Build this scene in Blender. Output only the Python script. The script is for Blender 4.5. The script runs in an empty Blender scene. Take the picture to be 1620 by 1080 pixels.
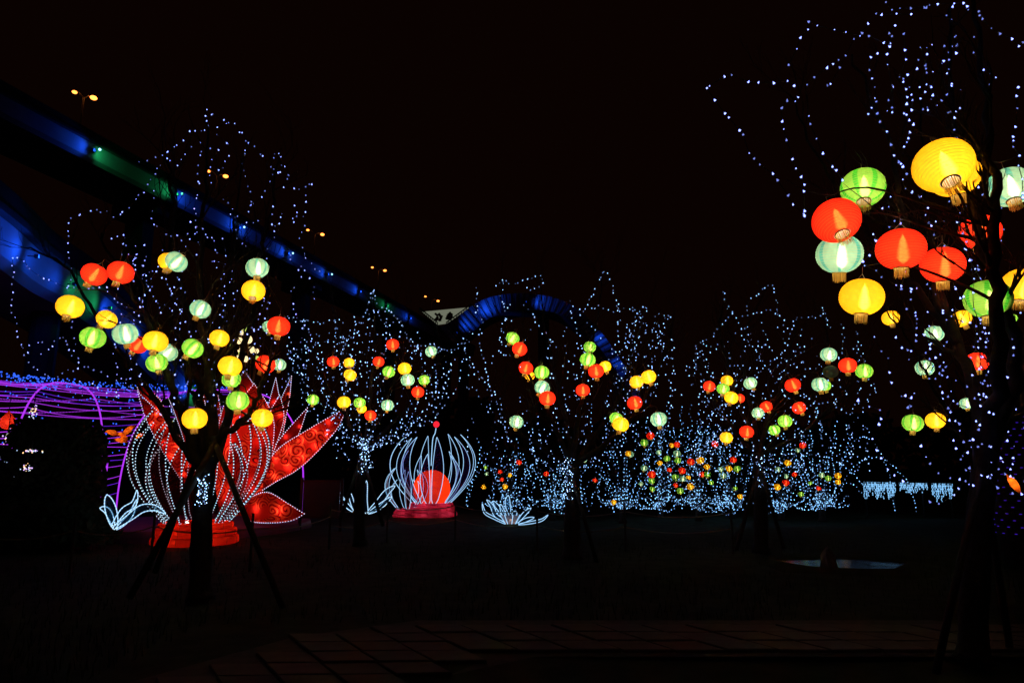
import bpy, bmesh, math, random
import numpy as np
from mathutils import Vector, Matrix
R = math.radians
rnd = random.Random(11)
C = bpy.context.scene.collection
scene = bpy.context.scene

# ------------------------------------------------------------------ camera
CAM_H = 1.6
FPX = 1080.0
PITCH = math.atan(198 / FPX)
cam_data = bpy.data.cameras.new('camera')
cam_data.sensor_width = 36
cam_data.lens = 24
cam_data.clip_end = 900
cam_data.clip_start = 0.05
cam = bpy.data.objects.new('camera', cam_data)
cam.location = (0, 0, CAM_H)
cam.rotation_euler = (math.pi / 2 + PITCH, 0, 0)
C.objects.link(cam)
scene.camera = cam

# ------------------------------------------------------------------ night sky
world = bpy.data.worlds.new('World')
scene.world = world
world.use_nodes = True
bg = world.node_tree.nodes['Background']
bg.inputs[0].default_value = (1.0, 0.25, 0.12, 1)      # dim city glow on a cloudy night
bg.inputs[1].default_value = 0.0027

vs = scene.view_settings
vs.view_transform = 'Standard'
vs.look = 'None'
vs.exposure = 0
vs.gamma = 1
cy = scene.cycles
cy.use_denoising = True
cy.max_bounces = 5
cy.diffuse_bounces = 2
cy.glossy_bounces = 3
cy.transmission_bounces = 4
cy.transparent_max_bounces = 48
cy.sample_clamp_indirect = 1.5
cy.caustics_reflective = False
cy.caustics_refractive = False

# ------------------------------------------------------------------ helpers
FWD = Vector((0, math.cos(PITCH), math.sin(PITCH)))
UP = Vector((0, -math.sin(PITCH), math.cos(PITCH)))
EYE = Vector((0, 0, CAM_H))

def ray(px, py):
    return Vector((1, 0, 0)) * ((px - 810) / FPX) + UP * ((540 - py) / FPX) + FWD

def at(px, py, depth):
    """the point seen there, `depth` metres ahead of the viewer along the ground"""
    d = ray(px, py)
    return EYE + d * (depth / d.y)

def at_z(px, py, z):
    d = ray(px, py)
    return EYE + d * ((z - CAM_H) / d.z)

def ground(px, py):
    return at_z(px, py, 0)

def scale_at(p):
    """metres per photo pixel at a point"""
    return (Vector(p) - EYE).dot(FWD) / FPX

def mesh_obj(name, V, F, mat, parent=None, origin=None, smooth=False, kind=None, link=True):
    me = bpy.data.meshes.new(name)
    if origin is None:
        origin = parent.location if parent is not None and parent.parent is None else Vector((0, 0, 0))
    o3 = Vector(origin)
    Va = np.asarray([tuple(v) for v in V], dtype=float)
    Va = Va - np.array(o3)
    me.from_pydata(Va.tolist(), [], F)
    mats = mat if isinstance(mat, (list, tuple)) else [mat]
    for m in mats:
        me.materials.append(m)
    if smooth:
        me.polygons.foreach_set('use_smooth', [True] * len(me.polygons))
    me.update()
    ob = bpy.data.objects.new(name, me)
    if parent is not None:
        ob.parent = parent
    else:
        ob.location = o3
    if kind:
        ob['kind'] = kind
    C.objects.link(ob)
    return ob

def part(name, G, mat, parent, smooth=False, kind=None):
    """child mesh from world-space geometry; the parent is an Empty (thing) or a part of one"""
    root = parent
    while root.parent is not None:
        root = root.parent
    V, F = G
    return mesh_obj(name, V, F, mat, parent, root.location, smooth, kind)

def thing(name, label, cat, loc=(0, 0, 0), group=None):
    o = bpy.data.objects.new(name, None)
    o.empty_display_size = 0.1
    o.location = loc
    o['label'] = label
    o['category'] = cat
    if group:
        o['group'] = group
    C.objects.link(o)
    return o

def tag(o, label, cat, group=None):
    o['label'] = label
    o['category'] = cat
    if group:
        o['group'] = group
    return o

def struct(o):
    o['kind'] = 'structure'
    return o

class Geo:
    def __init__(s):
        s.V = []
        s.F = []
    def add(s, V, F):
        n = len(s.V)
        s.V += [Vector(v) for v in V]
        s.F += [tuple(i + n for i in f) for f in F]
        return s
    def __iter__(s):
        return iter((s.V, s.F))
    def box(s, c, size, rz=0.0, M=None):
        x, y, z = [k / 2 for k in size]
        co = [(-x, -y, -z), (x, -y, -z), (x, y, -z), (-x, y, -z), (-x, -y, z), (x, -y, z), (x, y, z), (-x, y, z)]
        M = M or Matrix.Rotation(rz, 3, 'Z')
        return s.add([Vector(c) + M @ Vector(v) for v in co],
                     [(0, 3, 2, 1), (4, 5, 6, 7), (0, 1, 5, 4), (1, 2, 6, 5), (2, 3, 7, 6), (3, 0, 4, 7)])
    def tube(s, pts, radii, n=6, cap=True):
        pts = [Vector(p) for p in pts]
        if not hasattr(radii, '__len__'):
            radii = [radii] * len(pts)
        V = []
        F = []
        prev = None
        for i, p in enumerate(pts):
            a = pts[max(i - 1, 0)]
            b = pts[min(i + 1, len(pts) - 1)]
            t = (b - a)
            if t.length < 1e-9:
                t = Vector((0, 0, 1))
            t.normalize()
            if prev is None:
                ref = Vector((0, 0, 1)) if abs(t.z) < 0.9 else Vector((1, 0, 0))
                u = t.cross(ref).normalized()
            else:
                u = prev - t * prev.dot(t)
                if u.length < 1e-6:
                    u = t.orthogonal()
                u.normalize()
            prev = u
            w = t.cross(u)
            for k in range(n):
                a_ = 2 * math.pi * k / n
                V.append(p + (u * math.cos(a_) + w * math.sin(a_)) * radii[i])
        for i in range(len(pts) - 1):
            for k in range(n):
                k2 = (k + 1) % n
                F.append((i * n + k, i * n + k2, (i + 1) * n + k2, (i + 1) * n + k))
        if cap:
            F.append(tuple(range(n - 1, -1, -1)))
            m = (len(pts) - 1) * n
            F.append(tuple(m + k for k in range(n)))
        return s.add(V, F)
    def lathe(s, prof, n=24, c=(0, 0, 0), M=None, closed=False):
        V = []
        F = []
        M = M or Matrix.Identity(3)
        for r, z in prof:
            for k in range(n):
                a = 2 * math.pi * k / n
                V.append(Vector(c) + M @ Vector((r * math.cos(a), r * math.sin(a), z)))
        for i in range(len(prof) - 1):
            for k in range(n):
                k2 = (k + 1) % n
                F.append((i * n + k, i * n + k2, (i + 1) * n + k2, (i + 1) * n + k))
        if closed:
            F.append(tuple(range(n - 1, -1, -1)))
            m = (len(prof) - 1) * n
            F.append(tuple(m + k for k in range(n)))
        return s.add(V, F)
    def ball(s, c, r, n=8, m=6, sz=1.0):
        prof = [(max(1e-4, r * math.sin(math.pi * i / m)), -r * sz * math.cos(math.pi * i / m)) for i in range(m + 1)]
        return s.lathe(prof, n, c)

def spline(pts, per=6):
    """Catmull-Rom through 2-D or 3-D points"""
    P = [Vector(p) for p in pts]
    if len(P) < 3:
        return [P[0].lerp(P[-1], i / per) for i in range(per + 1)]
    out = []
    for i in range(len(P) - 1):
        p0 = P[max(i - 1, 0)]
        p1 = P[i]
        p2 = P[i + 1]
        p3 = P[min(i + 2, len(P) - 1)]
        for k in range(per):
            t = k / per
            out.append(0.5 * ((2 * p1) + (p2 - p0) * t + (2 * p0 - 5 * p1 + 4 * p2 - p3) * t * t
                              + (3 * p1 - p0 - 3 * p2 + p3) * t ** 3))
    out.append(P[-1])
    return out

def resample(pts, n):
    P = [Vector(p) for p in pts]
    L = [0]
    for a, b in zip(P, P[1:]):
        L.append(L[-1] + (b - a).length)
    out = []
    j = 0
    for i in range(n):
        s_ = L[-1] * i / (n - 1)
        while j < len(P) - 2 and L[j + 1] < s_:
            j += 1
        seg = L[j + 1] - L[j]
        out.append(P[j].lerp(P[j + 1], 0 if seg < 1e-9 else (s_ - L[j]) / seg))
    return out

def length2(pts):
    return sum((Vector(b) - Vector(a)).length for a, b in zip(pts, pts[1:]))

# ------------------------------------------------------------------ materials
def new_mat(name):
    m = bpy.data.materials.new(name)
    m.use_nodes = True
    nt = m.node_tree
    nt.nodes.clear()
    out = nt.nodes.new('ShaderNodeOutputMaterial')
    return m, nt, out

def N(nt, t, **kw):
    n = nt.nodes.new(t)
    for k, v in kw.items():
        setattr(n, k, v)
    return n

def pbr(name, col, rough=0.7, noise=0.0, scale=5.0, bump=0.0, metallic=0.0, spec=0.3, col2=None):
    m, nt, out = new_mat(name)
    b = N(nt, 'ShaderNodeBsdfPrincipled')
    nt.links.new(b.outputs[0], out.inputs[0])
    b.inputs['Roughness'].default_value = rough
    b.inputs['Metallic'].default_value = metallic
    b.inputs['Specular IOR Level'].default_value = spec
    b.inputs['Base Color'].default_value = (*col, 1)
    if noise or col2:
        tc = N(nt, 'ShaderNodeTexCoord')
        tx = N(nt, 'ShaderNodeTexNoise')
        tx.inputs['Scale'].default_value = scale
        tx.inputs['Detail'].default_value = 6
        nt.links.new(tc.outputs['Object'], tx.inputs['Vector'])
        rp = N(nt, 'ShaderNodeValToRGB')
        a = col2 or tuple(c * (1 - noise) for c in col)
        bcol = col if col2 else tuple(min(1, c * (1 + noise)) for c in col)
        rp.color_ramp.elements[0].position = 0.3
        rp.color_ramp.elements[1].position = 0.7
        rp.color_ramp.elements[0].color = (*a, 1)
        rp.color_ramp.elements[1].color = (*bcol, 1)
        nt.links.new(tx.outputs['Fac'], rp.inputs[0])
        nt.links.new(rp.outputs[0], b.inputs['Base Color'])
        if bump:
            bp = N(nt, 'ShaderNodeBump')
            bp.inputs['Strength'].default_value = bump
            bp.inputs['Distance'].default_value = 0.03
            nt.links.new(tx.outputs['Fac'], bp.inputs['Height'])
            nt.links.new(bp.outputs[0], b.inputs['Normal'])
    return m

def glow(name, col, strength, sampling='AUTO'):
    m, nt, out = new_mat(name)
    e = N(nt, 'ShaderNodeEmission')
    e.inputs[0].default_value = (*col, 1)
    e.inputs[1].default_value = strength
    nt.links.new(e.outputs[0], out.inputs[0])
    m.cycles.emission_sampling = sampling
    return m

def silk(name, col, clear=0.12, clear_col=None, stripe=None, ribs=0, n_stripe=8, weave=0.12, blur=0):
    """thin cloth: light from the lamp inside comes through it; a little is seen straight through"""
    m, nt, out = new_mat(name)
    tr = N(nt, 'ShaderNodeBsdfTranslucent')
    df = N(nt, 'ShaderNodeBsdfDiffuse')
    tp = N(nt, 'ShaderNodeBsdfRefraction' if blur else 'ShaderNodeBsdfTransparent')
    if blur:
        tp.inputs['IOR'].default_value = 1.01
        tp.inputs['Roughness'].default_value = blur
    tp.inputs[0].default_value = (*(clear_col or col), 1)
    mx = N(nt, 'ShaderNodeMixShader')
    mx.inputs[0].default_value = 0.12
    nt.links.new(tr.outputs[0], mx.inputs[1])
    nt.links.new(df.outputs[0], mx.inputs[2])
    m2 = N(nt, 'ShaderNodeMixShader')
    m2.inputs[0].default_value = clear
    nt.links.new(mx.outputs[0], m2.inputs[1])
    nt.links.new(tp.outputs[0], m2.inputs[2])
    nt.links.new(m2.outputs[0], out.inputs[0])
    tc = N(nt, 'ShaderNodeTexCoord')
    rgb = N(nt, 'ShaderNodeRGB')
    rgb.outputs[0].default_value = (*col, 1)
    cur = rgb.outputs[0]
    if stripe:
        sx = N(nt, 'ShaderNodeSeparateXYZ')
        nt.links.new(tc.outputs['Object'], sx.inputs[0])
        a = N(nt, 'ShaderNodeMath', operation='ARCTAN2')
        nt.links.new(sx.outputs[1], a.inputs[0])
        nt.links.new(sx.outputs[0], a.inputs[1])
        mu = N(nt, 'ShaderNodeMath', operation='MULTIPLY')
        mu.inputs[1].default_value = n_stripe
        nt.links.new(a.outputs[0], mu.inputs[0])
        co = N(nt, 'ShaderNodeMath', operation='COSINE')
        nt.links.new(mu.outputs[0], co.inputs[0])
        mr = N(nt, 'ShaderNodeMapRange')
        mr.inputs['From Min'].default_value = 0.55
        mr.inputs['From Max'].default_value = 0.8
        nt.links.new(co.outputs[0], mr.inputs['Value'])
        mc = N(nt, 'ShaderNodeMixRGB')
        mc.inputs[2].default_value = (*stripe, 1)
        nt.links.new(mr.outputs[0], mc.inputs[0])
        nt.links.new(cur, mc.inputs[1])
        cur = mc.outputs[0]
    if weave:
        tx = N(nt, 'ShaderNodeTexNoise')
        tx.inputs['Scale'].default_value = 9
        tx.inputs['Detail'].default_value = 4
        nt.links.new(tc.outputs['Object'], tx.inputs['Vector'])
        mr = N(nt, 'ShaderNodeMapRange')
        mr.inputs['From Min'].default_value = 0.3
        mr.inputs['From Max'].default_value = 0.7
        mr.inputs['To Min'].default_value = 1 - weave
        mr.inputs['To Max'].default_value = 1.0
        nt.links.new(tx.outputs['Fac'], mr.inputs['Value'])
        mc = N(nt, 'ShaderNodeMixRGB', blend_type='MULTIPLY')
        mc.inputs[0].default_value = 1
        nt.links.new(cur, mc.inputs[1])
        nt.links.new(mr.outputs[0], mc.inputs[2])
        cur = mc.outputs[0]
    nt.links.new(cur, tr.inputs[0])
    nt.links.new(cur, df.inputs[0])
    return m

def petal_silk(name, col, fill, line, scale=1.15):
    """red lantern silk printed with curling cloud scrolls"""
    m = silk(name, col, clear=0.015, weave=0)
    nt = m.node_tree
    tr = [n for n in nt.nodes if n.type == 'BSDF_TRANSLUCENT'][0]
    df = [n for n in nt.nodes if n.type == 'BSDF_DIFFUSE'][0]
    tc = [n for n in nt.nodes if n.type == 'TEX_COORD'][0]
    mp = N(nt, 'ShaderNodeMapping')
    mp.inputs['Scale'].default_value = (scale, 0.001, scale)
    nt.links.new(tc.outputs['Object'], mp.inputs[0])
    nz = N(nt, 'ShaderNodeTexNoise')
    nz.inputs['Scale'].default_value = 1.3
    nz.inputs['Detail'].default_value = 1
    nt.links.new(mp.outputs[0], nz.inputs['Vector'])
    mixv = N(nt, 'ShaderNodeMixRGB', blend_type='ADD')
    mixv.inputs[0].default_value = 0.5
    nt.links.new(mp.outputs[0], mixv.inputs[1])
    nt.links.new(nz.outputs['Color'], mixv.inputs[2])
    vo = N(nt, 'ShaderNodeTexVoronoi')
    vo.inputs['Scale'].default_value = 2.5
    vo.inputs['Randomness'].default_value = 0.85
    nt.links.new(mixv.outputs[0], vo.inputs['Vector'])
    # spiral about each cell's own centre
    sc = N(nt, 'ShaderNodeVectorMath', operation='SCALE')
    sc.inputs['Scale'].default_value = 1.0
    nt.links.new(mixv.outputs[0], sc.inputs[0])
    sub = N(nt, 'ShaderNodeVectorMath', operation='SUBTRACT')
    nt.links.new(sc.outputs[0], sub.inputs[0])
    nt.links.new(vo.outputs['Position'], sub.inputs[1])
    sx = N(nt, 'ShaderNodeSeparateXYZ')
    nt.links.new(sub.outputs[0], sx.inputs[0])
    an = N(nt, 'ShaderNodeMath', operation='ARCTAN2')
    nt.links.new(sx.outputs[2], an.inputs[0])
    nt.links.new(sx.outputs[0], an.inputs[1])
    fr = N(nt, 'ShaderNodeMath', operation='MULTIPLY')
    fr.inputs[1].default_value = 26.0
    nt.links.new(vo.outputs['Distance'], fr.inputs[0])
    ad = N(nt, 'ShaderNodeMath', operation='ADD')
    nt.links.new(an.outputs[0], ad.inputs[0])
    nt.links.new(fr.outputs[0], ad.inputs[1])
    si = N(nt, 'ShaderNodeMath', operation='SINE')
    nt.links.new(ad.outputs[0], si.inputs[0])
    rp = N(nt, 'ShaderNodeValToRGB')
    e = rp.color_ramp.elements
    e[0].position = 0.0
    e[0].color = (*line, 1)
    e[1].position = 1.0
    e[1].color = (*fill, 1)
    x = e.new(0.05); x.color = (*line, 1)
    x = e.new(0.13); x.color = (*col, 1)
    x = e.new(0.78); x.color = (*col, 1)
    x = e.new(0.92); x.color = (*fill, 1)
    mr = N(nt, 'ShaderNodeMapRange')
    mr.inputs['From Min'].default_value = -1
    nt.links.new(si.outputs[0], mr.inputs['Value'])
    nt.links.new(mr.outputs[0], rp.inputs[0])
    # plain silk between the scrolls
    gt = N(nt, 'ShaderNodeMapRange')
    gt.inputs['From Min'].default_value = 0.62
    gt.inputs['From Max'].default_value = 0.66
    nt.links.new(vo.outputs['Distance'], gt.inputs['Value'])
    n2 = N(nt, 'ShaderNodeTexNoise')
    n2.inputs['Scale'].default_value = 0.9
    nt.links.new(mp.outputs[0], n2.inputs['Vector'])
    g2 = N(nt, 'ShaderNodeMapRange')
    g2.inputs['From Min'].default_value = 0.60
    g2.inputs['From Max'].default_value = 0.62
    nt.links.new(n2.outputs['Fac'], g2.inputs['Value'])
    mxg = N(nt, 'ShaderNodeMath', operation='MAXIMUM')
    nt.links.new(gt.outputs[0], mxg.inputs[0])
    nt.links.new(g2.outputs[0], mxg.inputs[1])
    mc = N(nt, 'ShaderNodeMixRGB')
    nt.links.new(mxg.outputs[0], mc.inputs[0])
    nt.links.new(rp.outputs[0], mc.inputs[1])
    mc.inputs[2].default_value = (*col, 1)
    for n in (tr, df):
        nt.links.new(mc.outputs[0], n.inputs[0])
    return m

M = {}
M['grass'] = pbr('grass_ground', (0.024, 0.03, 0.013), 0.95, 0.4, 3.0, 0.6, spec=0.1)
M['blade'] = pbr('grass_blade', (0.03, 0.042, 0.014), 0.9, spec=0.1)
M['slab'] = pbr('stone_slab', (0.06, 0.055, 0.052), 0.8, 0.25, 4.0, 0.25)
M['slab2'] = pbr('stone_slab_warm', (0.063, 0.051, 0.047), 0.8, 0.25, 5.0, 0.25)
M['joint'] = pbr('path_bed', (0.05, 0.045, 0.04), 0.95, 0.3, 8)
M['bark'] = pbr('bark', (0.038, 0.028, 0.022), 0.85, 0.4, 14, 0.6, spec=0.2)
M['stake'] = pbr('wood_stake', (0.05, 0.038, 0.028), 0.8, 0.3, 20, 0.3)
M['wire'] = pbr('dark_wire', (0.02, 0.035, 0.025), 0.6)
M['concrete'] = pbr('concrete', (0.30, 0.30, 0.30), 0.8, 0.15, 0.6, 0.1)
M['dark_concrete'] = pbr('shaded_concrete', (0.035, 0.035, 0.035), 0.85, 0.2, 0.7)  # shade put into the colour: deck, parapet and piers look unlit
M['dark_metal'] = pbr('dark_metal', (0.04, 0.04, 0.045), 0.5, metallic=0.6)
M['steel'] = pbr('galvanised', (0.3, 0.3, 0.3), 0.5, metallic=0.5)
M['gold'] = silk('gold_fringe', (0.75, 0.48, 0.10), 0.0)
M['brass'] = pbr('brass_ring', (0.35, 0.22, 0.06), 0.45, metallic=0.4)
M['cord'] = pbr('cord', (0.25, 0.2, 0.14), 0.8)
M['led_near'] = glow('led_blue_white', (0.24, 0.30, 1.0), 3.8, 'NONE')
M['led_trunk'] = glow('led_trunk', (0.35, 0.6, 1.0), 5.0)
M['led_mid'] = glow('led_cool_white', (0.31, 0.52, 1.0), 2.5, 'NONE')
M['led_near_dim'] = glow('led_blue_dim', (0.25, 0.32, 1.0), 0.9, 'NONE')
M['led_mid_dim'] = glow('led_cool_dim', (0.30, 0.48, 1.0), 0.6, 'NONE')
M['led_far_dim'] = glow('led_ice_dim', (0.25, 0.5, 1.0), 0.55, 'NONE')
M['led_trunk_dim'] = glow('led_trunk_dim', (0.3, 0.5, 1.0), 1.2, 'NONE')
M['led_far'] = glow('led_ice', (0.24, 0.55, 1.0), 2.1, 'NONE')
M['bead'] = glow('bead_white', (0.55, 0.8, 1.0), 1.4)
M['bead_rope'] = glow('rope_ice', (0.36, 0.66, 1.0), 1.15)
M['bead_pink'] = glow('bead_pinkish', (0.85, 0.72, 1.0), 1.5)
M['purple'] = glow('purple_rope', (0.42, 0.035, 0.85), 1.15)
M['violet'] = glow('violet_rope', (0.18, 0.02, 0.85), 0.8)
M['bluedot'] = glow('blue_dot', (0.03, 0.12, 1.0), 1.5, 'NONE')
M['sodium'] = glow('sodium_lamp', (1.0, 0.25, 0.04), 4.5)
M['fixture'] = glow('flood_lens', (0.25, 0.7, 1.0), 4, 'NONE')
M['fixture_g'] = glow('flood_lens_green', (0.1, 0.9, 0.5), 2, 'NONE')

SHADES = {
    'red': silk('silk_red', (0.86, 0.020, 0.008), 0.16, (1.0, 0.13, 0.025)),
    'yellow': silk('silk_yellow', (0.90, 0.42, 0.010), 0.15, (1.0, 0.72, 0.10)),
    'green': silk('silk_green', (0.19, 0.42, 0.05), 0.15, (0.62, 1.0, 0.25), stripe=(0.03, 0.36, 0.02), n_stripe=7),
    'teal': silk('silk_teal', (0.21, 0.40, 0.30), 0.15, (0.8, 1.0, 0.7), stripe=(0.05, 0.30, 0.28), n_stripe=7),
}
M['tube'] = glow('lantern_lamp', (1.0, 0.86, 0.58), 9)
M['tube_far'] = glow('lantern_lamp_far', (1.0, 0.86, 0.58), 19)

def glow_shell_mat(power):
    """glow painted by added shells round the lamp: adds its light, hides nothing"""
    m, nt, out = new_mat('painted_lamp_glow')
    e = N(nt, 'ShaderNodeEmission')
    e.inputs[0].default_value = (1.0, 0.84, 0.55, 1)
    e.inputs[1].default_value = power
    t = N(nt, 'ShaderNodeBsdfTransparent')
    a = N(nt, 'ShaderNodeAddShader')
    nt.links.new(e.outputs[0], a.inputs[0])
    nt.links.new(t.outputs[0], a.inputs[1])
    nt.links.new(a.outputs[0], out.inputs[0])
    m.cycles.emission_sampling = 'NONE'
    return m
M['streak_shell'] = glow_shell_mat(1.5)
M['inner_glow'] = glow_shell_mat(0.15)

# ================================================================== SETTING
# ground: one sheet, gently uneven near by, reaching past everything
def ground_sheet():
    xs = np.concatenate([np.linspace(-400, -40, 8), np.linspace(-32, 32, 100), np.linspace(40, 400, 8)])
    ys = np.concatenate([np.linspace(-60, 0, 6), np.linspace(1, 45, 70), np.linspace(60, 500, 10)])
    V = []
    for y in ys:
        for x in xs:
            near = max(0, 1 - abs(y - 18) / 30)
            z = 0.035 * near * (math.sin(x * 0.9 + y * 0.4) + math.sin(y * 1.3 - x * 0.5)) - 0.05
            if ((x - POND[0]) / (POND[2] * 1.25)) ** 2 + ((y - POND[1]) / (POND[3] * 1.25)) ** 2 < 1:
                z = -0.25
            if y > 32:
                z -= min(0.8, (y - 32) * 0.02)
            V.append((x, y, z))
    nx = len(xs)
    F = [(j * nx + i, j * nx + i + 1, (j + 1) * nx + i + 1, (j + 1) * nx + i)
         for j in range(len(ys) - 1) for i in range(nx - 1)]
    return struct(mesh_obj('ground', V, F, M['grass'], smooth=True))

_p = ground(1345, 889)
POND = (_p.x - 0.1, _p.y, 1.0, 0.7)
ground_sheet()

# grass blades on the near lawn
g = Geo()
for i in range(9000):
    y = 5.0 + 11 * rnd.random() ** 1.4
    x = rnd.uniform(-0.9, 0.9) * y
    if y < 7.75 and x > -3.3:
        continue
    if abs(x - POND[0]) < POND[2] + 0.1 and abs(y - POND[1]) < POND[3] + 0.1:
        continue
    h = rnd.uniform(0.03, 0.075)
    a = rnd.uniform(0, math.pi)
    w = 0.006
    dx, dy = math.cos(a) * w, math.sin(a) * w
    lx, ly = rnd.uniform(-0.03, 0.03), rnd.uniform(-0.03, 0.03)
    z0 = -0.07
    g.add([(x - dx, y - dy, z0), (x + dx, y + dy, z0), (x + lx, y + ly, z0 + h + 0.07)], [(0, 1, 2)])
o = mesh_obj('grass', *g, M['blade'])
tag(o, 'short dark grass of the lawn around the paved path', 'grass')
o['kind'] = 'stuff'

# pond: a small dark pool with a stone rim
def pond():
    m, nt, out = new_mat('pond_water')
    b = N(nt, 'ShaderNodeBsdfPrincipled')
    b.inputs['Base Color'].default_value = (0.002, 0.006, 0.014, 1)
    b.inputs['Roughness'].default_value = 0.16
    b.inputs['Specular IOR Level'].default_value = 0.06
    b.inputs['Specular Tint'].default_value = (0.45, 0.7, 1.0, 1)
    nz = N(nt, 'ShaderNodeTexNoise')
    nz.inputs['Scale'].default_value = 7
    bp = N(nt, 'ShaderNodeBump')
    bp.inputs['Strength'].default_value = 0.12
    bp.inputs['Distance'].default_value = 0.03
    nt.links.new(nz.outputs['Fac'], bp.inputs['Height'])
    nt.links.new(bp.outputs[0], b.inputs['Normal'])
    nt.links.new(b.outputs[0], out.inputs[0])
    cx, cy_, rx, ry = POND
    V = [(cx, cy_, -0.02)]
    n = 40
    rr = [1 + 0.08 * math.sin(3 * a) + 0.05 * math.sin(5 * a + 1) for a in [2 * math.pi * k / n for k in range(n)]]
    for k in range(n):
        a = 2 * math.pi * k / n
        V.append((cx + rx * rr[k] * math.cos(a), cy_ + ry * rr[k] * math.sin(a), -0.02))
    struct(mesh_obj('pond', V, [(0, 1 + k, 1 + (k + 1) % n) for k in range(n)], m))
    # earth bank
    V = []
    F = []
    for k in range(n):
        a = 2 * math.pi * k / n
        for q, z in ((0.93, -0.2), (0.98, -0.03), (1.10, 0.012), (1.75, -0.12)):
            V.append((cx + rx * rr[k] * q * math.cos(a), cy_ + ry * rr[k] * q * math.sin(a), z))
    for k in range(n):
        k2 = (k + 1) % n
        for i in range(3):
            F.append((k * 4 + i, k * 4 + i + 1, k2 * 4 + i + 1, k2 * 4 + i))
    struct(mesh_obj('bank', V, F, M['grass'], smooth=True))
    # rock standing at its near edge
    p = ground(1311, 893)
    g = Geo()
    r2 = random.Random(4)
    prof = [(0.001, 0.34), (0.05, 0.31), (0.10, 0.2), (0.15, 0.08), (0.2, -0.2)]
    g.lathe(prof, 9, (p.x, p.y, -0.05))
    g.V = [v + Vector((r2.uniform(-.025, .025), r2.uniform(-.025, .025), r2.uniform(-.02, .02))) for v in g.V]
    tag(mesh_obj('rock', *g, pbr('rock', (0.12, 0.11, 0.10), 0.9, 0.3, 9, 0.5), origin=(p.x, p.y, 0)),
        'small dark pointed rock at the edge of the pond', 'rock')
pond()

# paved path of square slabs, bending towards the viewer on the left
def path():
    def left_edge(y):
        for (x0, y0), (x1, y1) in zip(EDGE, EDGE[1:]):
            if y0 >= y >= y1:
                return x0 + (x1 - x0) * (y0 - y) / (y0 - y1)
        return EDGE[-1][0]
    EDGE = [(-0.9, 7.55), (-1.36, 7.38), (-1.9, 6.86), (-2.3, 6.02), (-2.8, 5.4), (-3.2, 4.6)]
    def inside(x, y):
        if not 4.7 < y < 7.55 or x < left_edge(y):
            return False
        return y > 6.45 or x < 0.1 - (6.45 - y) * 1.1
    bed = Geo()
    bed.add([(-3.4, 4.5, -0.012), (-2.1, 4.5, -0.012), (0.2, 6.3, -0.012), (9.5, 6.3, -0.012), (9.5, 7.72, -0.012), (-1.0, 7.72, -0.012), (-2.1, 7.0, -0.012), (-2.9, 5.6, -0.012)],
            [(0, 1, 2, 5, 6, 7), (2, 3, 4, 5)])
    base = struct(mesh_obj('path', *bed, M['joint']))
    sx, sy, t = 0.46, 0.335, 0.05
    ca, sa = math.cos(R(4)), math.sin(R(4))
    meshes = []
    for k in range(5):
        r2 = random.Random(50 + k)
        hx, hy = sx / 2 - 0.012, sy / 2 - 0.012
        b = 0.008
        V = [(-hx, -hy, 0), (hx, -hy, 0), (hx, hy, 0), (-hx, hy, 0)]
        top = [(-hx + b, -hy + b, t), (hx - b, -hy + b, t), (hx - b, hy - b, t), (-hx + b, hy - b, t)]
        mid = [(x, y, t - b) for x, y, _ in V]
        V = V + mid + top
        V = [(x - 0.6 * y + r2.uniform(-.003, .003), y + r2.uniform(-.003, .003), z) for x, y, z in V]
        F = [(8, 9, 10, 11)]
        for a in (0, 4):
            for i in range(4):
                j = (i + 1) % 4
                F.append((a + i, a + j, a + 4 + j, a + 4 + i))
        me = bpy.data.meshes.new('slab')
        me.from_pydata(V, [], F)
        me.materials.append(M['slab'] if k % 2 else M['slab2'])
        meshes.append(me)
    for j in range(-8, 16):
        for i in range(-14, 24):
            u = i * sx
            v = 3.9 + j * sy
            x = u - 0.6 * (v - 6.9)
            y = v + (0.035 * x if x < 0 else 0)
            if not inside(x, y):
                continue
            o = bpy.data.objects.new('slab', rnd.choice(meshes))
            o.location = (x, y, -0.034 + rnd.uniform(-0.006, 0.006))
            o.rotation_euler = (rnd.uniform(-.006, .006), rnd.uniform(-.006, .006), R(2) if x < 0 else R(0.3))
            o.parent = base
            C.objects.link(o)
path()

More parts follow.
